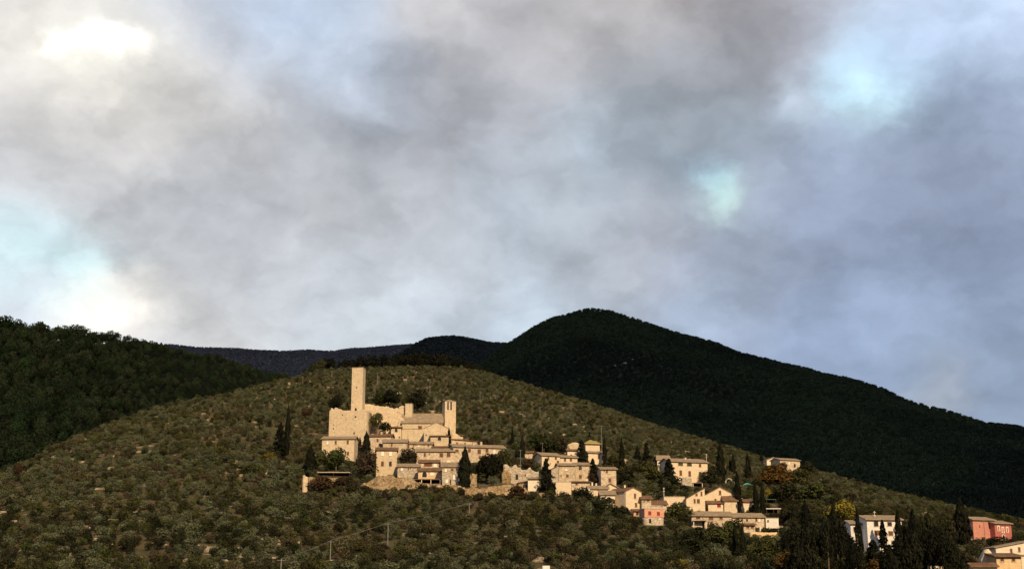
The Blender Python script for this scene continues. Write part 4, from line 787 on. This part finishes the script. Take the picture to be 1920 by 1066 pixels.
# ------------------------------------------------------------------ single trees
T = tree
for (px, yt, yb, wd, kind, m, lab) in [
 (537,762,860,9,'cypress','black_leaf','tall slim cypress spire alone on the left slope'),
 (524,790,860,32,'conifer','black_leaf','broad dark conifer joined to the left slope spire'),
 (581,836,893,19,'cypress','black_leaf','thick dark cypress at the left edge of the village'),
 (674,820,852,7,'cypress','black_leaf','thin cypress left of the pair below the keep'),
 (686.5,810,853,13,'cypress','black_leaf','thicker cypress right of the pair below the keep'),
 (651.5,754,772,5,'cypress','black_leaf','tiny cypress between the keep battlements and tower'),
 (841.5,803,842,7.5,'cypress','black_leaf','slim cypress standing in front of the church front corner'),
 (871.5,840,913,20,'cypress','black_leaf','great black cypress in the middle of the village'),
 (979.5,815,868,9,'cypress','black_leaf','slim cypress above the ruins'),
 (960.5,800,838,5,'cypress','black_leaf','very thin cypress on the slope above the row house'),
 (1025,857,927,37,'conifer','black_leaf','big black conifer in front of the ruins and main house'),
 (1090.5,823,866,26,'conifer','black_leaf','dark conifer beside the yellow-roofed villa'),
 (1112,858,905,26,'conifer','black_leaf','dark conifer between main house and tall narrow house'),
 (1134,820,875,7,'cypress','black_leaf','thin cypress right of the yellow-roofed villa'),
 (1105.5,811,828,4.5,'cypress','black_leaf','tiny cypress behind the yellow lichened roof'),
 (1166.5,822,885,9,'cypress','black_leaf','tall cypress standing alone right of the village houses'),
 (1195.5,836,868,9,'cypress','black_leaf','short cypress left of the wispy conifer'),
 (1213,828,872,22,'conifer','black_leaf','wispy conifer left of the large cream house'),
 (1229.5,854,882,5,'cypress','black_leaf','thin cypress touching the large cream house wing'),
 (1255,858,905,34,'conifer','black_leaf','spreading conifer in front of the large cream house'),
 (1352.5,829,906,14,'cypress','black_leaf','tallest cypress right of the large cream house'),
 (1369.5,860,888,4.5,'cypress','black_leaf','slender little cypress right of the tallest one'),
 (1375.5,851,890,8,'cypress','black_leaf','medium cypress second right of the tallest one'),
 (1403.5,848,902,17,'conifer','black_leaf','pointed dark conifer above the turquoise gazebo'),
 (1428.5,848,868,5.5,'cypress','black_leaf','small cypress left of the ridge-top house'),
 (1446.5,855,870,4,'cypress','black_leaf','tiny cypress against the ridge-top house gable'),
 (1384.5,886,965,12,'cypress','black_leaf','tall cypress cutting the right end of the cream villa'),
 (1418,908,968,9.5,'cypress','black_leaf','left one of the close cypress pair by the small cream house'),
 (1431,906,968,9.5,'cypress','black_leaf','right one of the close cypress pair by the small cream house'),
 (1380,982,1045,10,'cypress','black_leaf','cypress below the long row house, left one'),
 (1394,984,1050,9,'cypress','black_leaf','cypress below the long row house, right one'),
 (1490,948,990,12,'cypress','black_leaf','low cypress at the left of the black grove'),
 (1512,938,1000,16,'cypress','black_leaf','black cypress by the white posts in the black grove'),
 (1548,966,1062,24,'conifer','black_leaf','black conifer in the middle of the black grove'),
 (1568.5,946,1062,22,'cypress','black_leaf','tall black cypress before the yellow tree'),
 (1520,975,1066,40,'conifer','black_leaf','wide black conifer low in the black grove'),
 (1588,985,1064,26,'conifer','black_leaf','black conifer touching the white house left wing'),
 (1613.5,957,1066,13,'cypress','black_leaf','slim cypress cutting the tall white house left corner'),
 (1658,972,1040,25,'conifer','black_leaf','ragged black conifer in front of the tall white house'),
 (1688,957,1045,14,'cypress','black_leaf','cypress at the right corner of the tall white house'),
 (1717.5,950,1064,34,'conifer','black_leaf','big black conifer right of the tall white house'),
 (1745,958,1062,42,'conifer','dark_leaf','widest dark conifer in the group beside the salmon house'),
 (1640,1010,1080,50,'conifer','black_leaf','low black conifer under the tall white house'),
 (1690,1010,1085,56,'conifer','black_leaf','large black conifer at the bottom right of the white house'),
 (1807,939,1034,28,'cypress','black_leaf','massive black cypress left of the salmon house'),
 (1776,962,1036,34,'round','dark_leaf','round dark tree between the conifers and massive cypress'),
 (628,740,770,26,'round','black_leaf','dark round tree behind the keep battlements'),
 (733,731,764,34,'round','black_leaf','dark round tree behind the castle wall'),
 (712,735,764,26,'round','green_leaf','olive green bush between tower and castle wall trees'),
 (780,730,776,36,'round','black_leaf','dark tall round tree behind the castle turret'),
 (760,742,766,18,'round','green_leaf','small green tree behind the castle turret left side'),
 (602,840,882,30,'round','green_leaf','round yellow-green tree left of the one before the stone house'),
 (630,836,884,44,'round','green_leaf','big round green tree in front of the long stone house'),
 (600,864,880,16,'round','yellow_leaf','small yellow shrub above the flat terrace roof'),
 (685,843,898,46,'round','purple_leaf','big dusky brown tree left of the tower-like house'),
 (634,812,822,12,'round','red_leaf','little brown bush on top of the house below the keep'),
 (706,775,806,26,'round','green_leaf','green shrub in the angle of keep and castle wall'),
 (722,792,812,26,'round','dark_leaf','dark shrub under the castle wall'),
 (767,840,876,34,'round','purple_leaf','purple-brown tree between the mid village roofs'),
 (818,819,838,16,'round','green_leaf','climbing green plant on the church terrace wall'),
 (600,893,930,46,'round','red_leaf','reddish bush left below the flat terrace roof'),
 (640,893,925,40,'round','red_leaf','dark reddish bush right below the flat terrace roof'),
 (615,912,932,34,'round','green_leaf','light green bush in front of the reddish bushes'),
 (670,905,930,40,'round','dark_leaf','dark bush left of the rocky bank'),
 (921,848,908,46,'round','black_leaf','great black round tree right of the great cypress'),
 (900,860,906,30,'round','dark_leaf','dark tree filling the gap beside the great cypress'),
 (942,845,882,36,'round','green_leaf','green tree at the right end of the row house'),
 (908,852,870,20,'round','orange_leaf','small rusty tree under the row house windows'),
 (890,812,836,24,'round','green_leaf','yellow-green tree on the slope right of the bell tower'),
 (915,822,844,34,'round','purple_leaf','brownish bush above the row house chimneys'),
 (1020,812,850,60,'round','green_leaf','wide olive-brown tree above the long plastered house'),
 (1050,818,850,34,'round','purple_leaf','brown tree right of the wide olive-brown one'),
 (990,862,880,26,'round','red_leaf','rust coloured bush above the ruined house front'),
 (1112,888,912,22,'round','red_leaf','reddish tree with thin crown by the white chimneys'),
 (968,912,945,40,'round','red_leaf','dark red creeper bush below the ruins'),
 (1092,912,945,44,'round','dark_leaf','dark round tree below the stone annex'),
 (1125,928,960,56,'round','dark_leaf','dark tree hiding the foot of the loggia house'),
 (1160,945,975,40,'round','dark_leaf','dark bush below the bright gabled house'),
 (1150,850,875,26,'round','green_leaf','green bush between villa wing and lone cypress'),
 (1222,864,904,46,'round','green_leaf','leafy green tree left below the large cream house'),
 (1185,868,900,44,'round','dark_leaf','dark tree right of the lone cypress'),
 (1255,890,916,44,'round','dark_leaf','dark shrubbery under the large cream house left corner'),
 (1316,885,908,16,'round','olive_leaf','pale small bush at the large cream house right corner'),
 (1335,880,915,34,'round','dark_leaf','dark tree at the foot of the tallest cypress'),
 (1275,943,985,52,'round','green_leaf','rounded green tree between pink house and cream villa'),
 (1318,944,958,18,'round','red_leaf','small red shrub at the villa left wing'),
 (1372,946,960,14,'round','olive_leaf','grey-green shrub at the foot of the villa'),
 (1411,944,962,14,'round','dark_leaf','dark little shrub before the small cream house'),
 (1357,973,1030,50,'round','green_leaf','big green tree in front of the long row house'),
 (1378,970,1000,34,'round','dark_leaf','dark tree crossing the middle of the row house'),
 (1338,975,1010,26,'round','dark_leaf','dark tree left in front of the row house'),
 (1300,985,1040,60,'round','dark_leaf','large dark tree below the white T-shaped post'),
 (1455,872,915,60,'round','orange_leaf','large orange-brown autumn tree below the ridge-top house'),
 (1470,866,884,20,'round','purple_leaf','dusky brown tree hiding the middle of the ridge-top house'),
 (1498,873,892,18,'round','dark_leaf','small dark tree at the foot of the ridge-top house'),
 (1436,885,912,34,'round','orange_leaf','smaller orange tree left of the large orange-brown one'),
 (1500,880,915,50,'round','green_leaf','yellow-green tree right of the orange autumn trees'),
 (1525,898,945,60,'round','green_leaf','broad yellow-green tree above the black grove'),
 (1480,905,945,56,'round','dark_leaf','dark tree between orange and yellow-green trees'),
 (1512,862,895,34,'round','dark_leaf','dark tree at the right end of the ridge-top house'),
 (1443,917,938,24,'round','yellow_leaf','small bright yellow tree above the green tarpaulin'),
 (1578,936,985,56,'round','yellow_leaf','bright yellow tree behind the black grove'),
 (1480,950,985,40,'round','dark_leaf','dark shrubs right of the pale carport'),
 (1800,1030,1070,44,'round','purple_leaf','brown bush left of the chimney breast'),
 (1770,1015,1070,70,'round','purple_leaf','wide dark brown tree at the lower right'),
 (1835,1010,1040,34,'round','dry_leaf','dry pale shrub above the chimney breast'),
 (1860,1004,1030,60,'round','dark_leaf','dark green shrubbery under the salmon house'),
 (1900,1006,1026,40,'round','dark_leaf','dark shrubbery under the rose coloured house'),
 (1485,1036,1076,60,'round','orange_leaf','brown-orange bush at the bottom edge'),
 (1430,1005,1060,56,'round','green_leaf','olive-green tree below the ochre-topped terrace'),
 (1650,1048,1085,60,'round','orange_leaf','rusty bush at the bottom edge near the white house'),
 (1275,1045,1076,40,'round','yellow_leaf','ochre yellow shrub at the bottom edge'),
 (505,848,868,26,'round','yellow_leaf','yellow shrub under the left slope spire'),
 (470,872,892,50,'round','green_leaf','ochre-green patch of shrub left of the thick cypress'),
 (36,868,900,26,'round','red_leaf','red autumn tree at the left edge of the pine wood'),
 (575,765,785,22,'round','red_leaf','small reddish tree on the slope left of the keep')]:
    T(px, yt, yb, wd, kind, m, lab, Y={706: YK + 5, 722: YK + 6}.get(px))

rg = random.Random(12)
def grove(n, x0, x1, ytop, yb0, yb1, label, group):
    for i in range(n):
        px = x0 + (x1 - x0) * (i + rg.uniform(.1, .9)) / n; yb = rg.uniform(yb0, yb1); yt = np.interp(px, *ytop) + rg.uniform(4, 30)
        tree(px, yt, yb, rg.uniform(24, 44), rg.choice(['conifer', 'round', 'round', 'round', 'cypress', 'round']), 'black_leaf', label, group=group, name='evergreen_tree')
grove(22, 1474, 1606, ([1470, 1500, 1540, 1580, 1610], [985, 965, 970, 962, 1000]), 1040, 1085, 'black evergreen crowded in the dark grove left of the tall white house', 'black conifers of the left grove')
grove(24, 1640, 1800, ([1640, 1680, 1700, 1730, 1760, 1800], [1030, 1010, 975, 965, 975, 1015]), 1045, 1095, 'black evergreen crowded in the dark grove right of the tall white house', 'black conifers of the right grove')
def shrubs(n, x0, x1, y0, y1, label, group, mats, w0=14, w1=34):
    for i in range(n):
        px = rg.uniform(x0, x1); yb = rg.uniform(y0(px) if callable(y0) else y0, y1(px) if callable(y1) else y1); wd = rg.uniform(w0, w1); hh = wd * rg.uniform(.6, .9)
        Y = depth_at(px, yb); bad = any((px + wd * .4 > a and px - wd * .4 < b and yb - hh < d - 3 and yb > c and Y < e) or (px + wd * .5 > a and px - wd * .5 < b and e - 2 <= Y < f + 2) for a, b, c, d, e, f in PROT)
        if not bad: tree(px, yb - hh, yb, wd, 'round', rg.choice(mats), label, Y=Y, group=group, detail='pine', name='shrub', cat='shrub')
shrubs(90, 1150, 1600, lambda x: np.interp(x, [1150, 1600], [868, 930]), lambda x: np.interp(x, [1150, 1600], [1000, 1040]), 'dark evergreen shrub in the gardens between the right village houses', 'dark garden shrubs', ['dark_leaf', 'dark_leaf', 'black_leaf'])
shrubs(60, 660, 1150, 918, 945, 'scrubby bush growing at the foot of the rubble walls', 'bushes along the rubble walls', ['dark_leaf', 'purple_leaf', 'green_leaf'], 10, 24)
shrubs(30, 560, 1100, 815, 905, 'small garden bush squeezed between the upper village houses', 'bushes between the upper houses', ['dark_leaf', 'purple_leaf', 'green_leaf'], 8, 18)
for i, (px, yb, wd) in enumerate([(684,930,26),(664,926,30),(765,921,20),(792,924,26),(815,926,22),(842,929,28),(868,930,20),(902,940,24),(925,943,30),(948,943,24),(1002,936,22),(1030,941,28),(1058,938,24),(985,940,20)]):
    tree(px, yb - wd * .75, yb, wd, 'round', ['dark_leaf', 'purple_leaf', 'green_leaf'][i % 3], 'large bush hiding part of the rubble bank below the village', name='shrub', cat='shrub', group='large bushes before the rubble bank')
# ------------------------------------------------------------------ olive grove: 300 single trees, the rest as one mass
rs = np.random.RandomState(21)
def jitter_grid(a0, a1, y0, y1, sp):
    out = []; y = y0
    while y < y1:
        n = int((a1 - a0) * y / sp)
        xs = (a0 * y) + (np.arange(n) + rs.uniform(-.45, .45, n)) * sp; out.append(np.stack([xs, y + rs.uniform(-.25, .25, n) * sp + 3 * np.sin(xs / 37) + 2 * np.sin(xs / 15 + y)], 1)); y += sp
    return np.concatenate(out)
G = jitter_grid(-.47, .47, 262, 815, 3.9)
yc = olive.crest(G[:, 0] / G[:, 1]); G = G[G[:, 1] < yc + 2]
dens = vnoise(G[:, 0], G[:, 1], 28, 8) * .6 + vnoise(G[:, 0], G[:, 1], 9, 4) * .4
G = G[(dens > np.where(G[:, 1] < 420, .10, .19))]
Zg = olive.z(G[:, 0], G[:, 1]); hgt = rs.uniform(1.9, 3.6, len(G)); wid = hgt * rs.uniform(1.05, 1.5, len(G))
big_ = rs.rand(len(G)) < .05; hgt[big_] *= 1.3; far_ = np.interp(G[:, 1], [450, 620], [1, .8]); hgt *= far_; wid *= far_
PX, PY = proj(G[:, 0], G[:, 1], Zg); _, PT = proj(G[:, 0], G[:, 1], Zg + hgt); hw = wid / 2 * F_ / G[:, 1]
keep = np.ones(len(G), bool)
for (x0, x1, ya, yb, Y, Y2) in PROT:
    m = (PX + hw * .75 > x0) & (PX - hw * .75 < x1)
    front = m & (G[:, 1] < Y + .5) & (PT < yb - 3) & (PY > ya)
    room = (PY - (yb - 1)) * G[:, 1] / F_ * .95; sh = front & (room > 1.0); hgt[sh] = np.minimum(hgt[sh], room[sh]); wid[sh] = np.minimum(wid[sh], hgt[sh] * 1.6 + .6); front &= ~sh
    PT = proj(G[:, 0], G[:, 1], Zg + hgt)[1]
    inside = (PX + hw * .9 > x0) & (PX - hw * .9 < x1) & (G[:, 1] >= Y - 2) & (G[:, 1] < Y2 + 2)
    keep &= ~(front | inside)
G, Zg, hgt, wid, PX, PY = G[keep], Zg[keep], hgt[keep], wid[keep], PX[keep], PY[keep]
vis = (PX > -30) & (PX < 1950)
size = hgt / G[:, 1] * np.where(vis & (PY < 1085), 1, .01); order = np.argsort(-size)
ind = set(order[:300].tolist()); LB = {}
def olive_kind(i):
    r = rs.rand(); x, y = PX[i], PY[i]
    dry = vnoise(G[i, 0], G[i, 1], 40, 77)
    if 1130 < x < 1500 and y > 940 or 950 < x and y > 960: pr = .5
    elif y > 960: pr = .3
    else: pr = .05
    if r < pr: return 3
    if r < pr + .07 + .3 * max(0, float(dry) - .5): return 1
    if r < pr + .34: return 2
    return 0
KM = ['olive_leaf', 'dry_leaf', 'green_leaf', 'dark_leaf']
kinds = np.array([olive_kind(i) for i in range(len(G))])
names = ['silvery olive tree in the nearest rows along the bottom of the slope', 'brownish thin-leaved tree among the nearest rows at the bottom of the slope', 'fresh green tree among the nearest olive rows at the bottom of the slope', 'blackish evergreen among the nearest olive rows at the bottom of the slope']
PR = {}
for i in order[:300]:
    i = int(i); k = int(kinds[i]); v = random.randrange(4)
    o = tree_at((G[i, 0], G[i, 1], Zg[i] - .2), wid[i], hgt[i] + .2, 'olive', KM[k], names[k], 'olive tree' if k == 0 else 'tree', ['silvery olives in the nearest rows', 'brownish trees in the nearest rows', 'green trees in the nearest rows', 'blackish evergreens in the nearest rows'][k], name=['olive_tree', 'brown_tree', 'green_tree', 'evergreen_tree'][k], var=v)
    PR.setdefault((k, v), [c for c in o.children if c.name.startswith('crown')][0])
SRC = [PR[k] for k in sorted(PR)]; SIDX = {k: i for i, k in enumerate(sorted(PR))}
rest = [i for i in range(len(G)) if i not in ind]
def pick(k):
    c = [SIDX[q] for q in SIDX if q[0] == k] or [0]; return random.choice(c)
NS = len(SRC)
scatter_stuff('olive_grove', [(G[i, 0], G[i, 1], Zg[i] - .3) for i in rest], [(wid[i], wid[i], hgt[i] + .3) for i in rest], [NS - 1 - pick(int(kinds[i])) if REV else pick(int(kinds[i])) for i in rest], SRC, 'silver-green olive grove covering the middle and upper hillside')
# limestone outcrops
rk = MB(); r_ = random.Random(4)
for _ in range(2600):
    a = r_.uniform(-.46, .46); y = r_.uniform(290, 760); x = a * y
    if y > olive.crest(a) - 5 or vnoise(x, y, 30, 31) < .56: continue
    z = float(olive.z(x, y)); s = r_.uniform(.3, 1.05); n = 6; V = []
    for lay, (rr, zz) in enumerate(((1, -.4), (.9, .3), (.5, .62))):
        for i in range(n): th = 6.283 * i / n + lay; q = r_.uniform(.7, 1.2) * s * rr; V.append((x + q * math.cos(th) * 2.3, y + q * math.sin(th), z + zz * s))
    F_s = [tuple(range(12, 18))] + [(l * n + i, l * n + (i + 1) % n, (l + 1) * n + (i + 1) % n, (l + 1) * n + i) for l in (0, 1) for i in range(n)]
    rk.add(V, F_s)
o = rk.build('limestone_rocks', MATS['limestone']); o['kind'] = 'stuff'; o['label'] = 'pale limestone rocks scattered between the olive trees'

# ------------------------------------------------------------------ dark belt of trees on the crest, behind the castle
for px in np.linspace(572, 915, 46):
    px = float(px) + random.uniform(-4, 4); a, _ = ae(px, 690); y = float(olive.crest(a)) + random.uniform(9, 22); x = a * y
    top = np.interp(px, [570, 600, 640, 680, 730, 780, 820, 860, 915], [688, 674, 677, 670, 666, 661, 663, 671, 690]) + random.uniform(-5, 4)
    z = float(olive.z(x, y)); _, et = ae(px, float(top)); ht = max(3.5, et * y - z)
    g1 = px < 605
    tree_at((x, y, z - .3), ht * random.uniform(.75, 1.15), ht + .3, 'round', 'green_leaf' if g1 else 'black_leaf', 'green round tree at the left end of the dark crest belt' if g1 else 'near-black tree in the belt along the hill crest behind the castle', 'tree', 'green trees at the left end of the crest belt' if g1 else 'black belt of trees on the crest', detail='pine')
# ------------------------------------------------------------------ pine wood on the left: skyline trees one by one, the slope as one mass
def skyline(hill, pxs, hts, kind, m, label, group, name=None, detail=None):
    out = []
    for px in pxs:
        px = float(px); a = ae(px, 640)[0]; y = float(hill.crest(a)) - random.uniform(0, 10); x = a * y; ht = hts * random.uniform(.7, 1.3)
        o = tree_at((x, y, float(hill.z(x, y)) - .8), ht * random.uniform(.75, 1.05), ht, kind, m, label, 'tree', group, name=name, detail=detail); out.append([c for c in o.children if c.name.startswith('crown')][0])
    return out
f1 = skyline(forest, np.linspace(2, 155, 20), 11.5, 'pine', 'forest_leaf', 'tall rounded pine on the skyline at the far left', 'tall pines on the left skyline')
f2 = skyline(forest, np.linspace(165, 560, 60), 5.0, 'pine', 'forest_leaf', 'small pine on the descending skyline of the left wood', 'small pines on the descending left skyline')
f3 = skyline(forest, [180, 240, 275, 281, 393], 6.5, 'conifer', 'forest_leaf', 'pointed conifer sticking out of the left wood skyline', 'pointed conifers on the left skyline', detail='pine')
Gf = jitter_grid(-.5, .0, 560, 905, 5.6); af = Gf[:, 0] / Gf[:, 1]; zf = forest.z(Gf[:, 0], Gf[:, 1])
ok = (zf > olive.z(Gf[:, 0], Gf[:, 1]) - 3) & (Gf[:, 1] < forest.crest(af) + 10) & (Gf[:, 1] > olive.crest(af) - 4); Gf, zf = Gf[ok], zf[ok]
src = [f1[0], f1[1], f2[0], f2[1], f3[0]]; hf = rs.uniform(5.0, 11.5, len(Gf)) * np.interp(Gf[:, 0] / Gf[:, 1], [ae(150, 600)[0], ae(330, 650)[0]], [1, .62])
scatter_stuff('pine_wood', np.c_[Gf, zf - .9], np.c_[hf * rs.uniform(.7, 1, len(Gf)), hf * rs.uniform(.7, 1, len(Gf)), hf], rs.randint(0, 5, len(Gf)), src, 'dense dark green pine wood covering the left hillside')
# ------------------------------------------------------------------ mountain woods
m1 = skyline(mount, np.linspace(1450, 1915, 34), 4.6, 'low', 'mountain_leaf', 'tiny dark tree on the right shoulder of the mountain skyline', 'tiny trees on the mountain skyline', name='skyline_tree')
m2 = skyline(hump, np.linspace(800, 950, 12), 4, 'low', 'back_hill_haze_leaf', 'tiny dark tree on the skyline of the low hill left of the mountain', 'tiny trees on the low back hill', name='skyline_tree')
m3 = skyline(ridge, np.linspace(335, 770, 30), 4, 'low', 'far_haze_leaf', 'tiny bare tree on the long far ridge skyline', 'tiny trees on the far ridge', name='skyline_tree')
def wood(name, hill, a0, a1, y0, y1, sp, h0, h1, src, label, fw=1.3):
    Gm = jitter_grid(a0, a1, y0, y1, sp); am = Gm[:, 0] / Gm[:, 1]; Gm = Gm[(Gm[:, 1] < hill.crest(am) + 15)]; zm = hill.z(Gm[:, 0], Gm[:, 1])
    px, py = proj(Gm[:, 0], Gm[:, 1], zm); k = (px > -60) & (px < 1980); Gm, zm = Gm[k], zm[k]; am = Gm[:, 0] / Gm[:, 1]
    hid = (zm + h1) / Gm[:, 1] < np.interp(am, olive.A, olive.E) - .004; Gm, zm = Gm[~hid], zm[~hid]; h = rs.uniform(h0, h1, len(Gm))
    scatter_stuff(name, np.c_[Gm, zm - h * .25], np.c_[h * fw, h * fw, h], rs.randint(0, len(src), len(Gm)), src, label); print(name, len(Gm))
wood('mountain_wood', mount, -.14, .50, 950, 1915, 5.8, 3.8, 6.4, m1[:4], 'dense dark wood covering the whole mountain on the right')
for i, (px, py, w_, lab) in enumerate([(1186,681,2.6,'topmost pale boulder high on the wooded mountain'),(1172,688,5,'middle pale boulder on the wooded mountain'),(1153,693,3.2,'lowest pale boulder on the wooded mountain')]):
    a, e = ae(px, py); ys = np.arange(950, 1900, 2.); zz = mount.z(a * ys, ys); k = np.nonzero(zz >= e * ys)[0]; Y = float(ys[k[0]]) if len(k) else 1800.
    r = w_ / 2 / F_ * Y; o = MB(); n = 8
    V = [(r * q * math.cos(6.283 * i_ / n + l) * random.uniform(.8, 1.2), r * q * .7 * math.sin(6.283 * i_ / n + l), zq * r * .5) for l, (q, zq) in enumerate(((1.4, -1.2), (1.3, .5), (.7, 1.0))) for i_ in range(n)]
    o.add(V, [tuple(range(16, 24))] + [(l * n + j, l * n + (j + 1) % n, (l + 1) * n + (j + 1) % n, (l + 1) * n + j) for l in (0, 1) for j in range(n)])
    ob = o.build('boulder', MATS['limestone']); ob.location = (a * Y, Y - 3, e * Y + 5); tag(ob, lab, 'boulder', 'pale boulders on the mountain')
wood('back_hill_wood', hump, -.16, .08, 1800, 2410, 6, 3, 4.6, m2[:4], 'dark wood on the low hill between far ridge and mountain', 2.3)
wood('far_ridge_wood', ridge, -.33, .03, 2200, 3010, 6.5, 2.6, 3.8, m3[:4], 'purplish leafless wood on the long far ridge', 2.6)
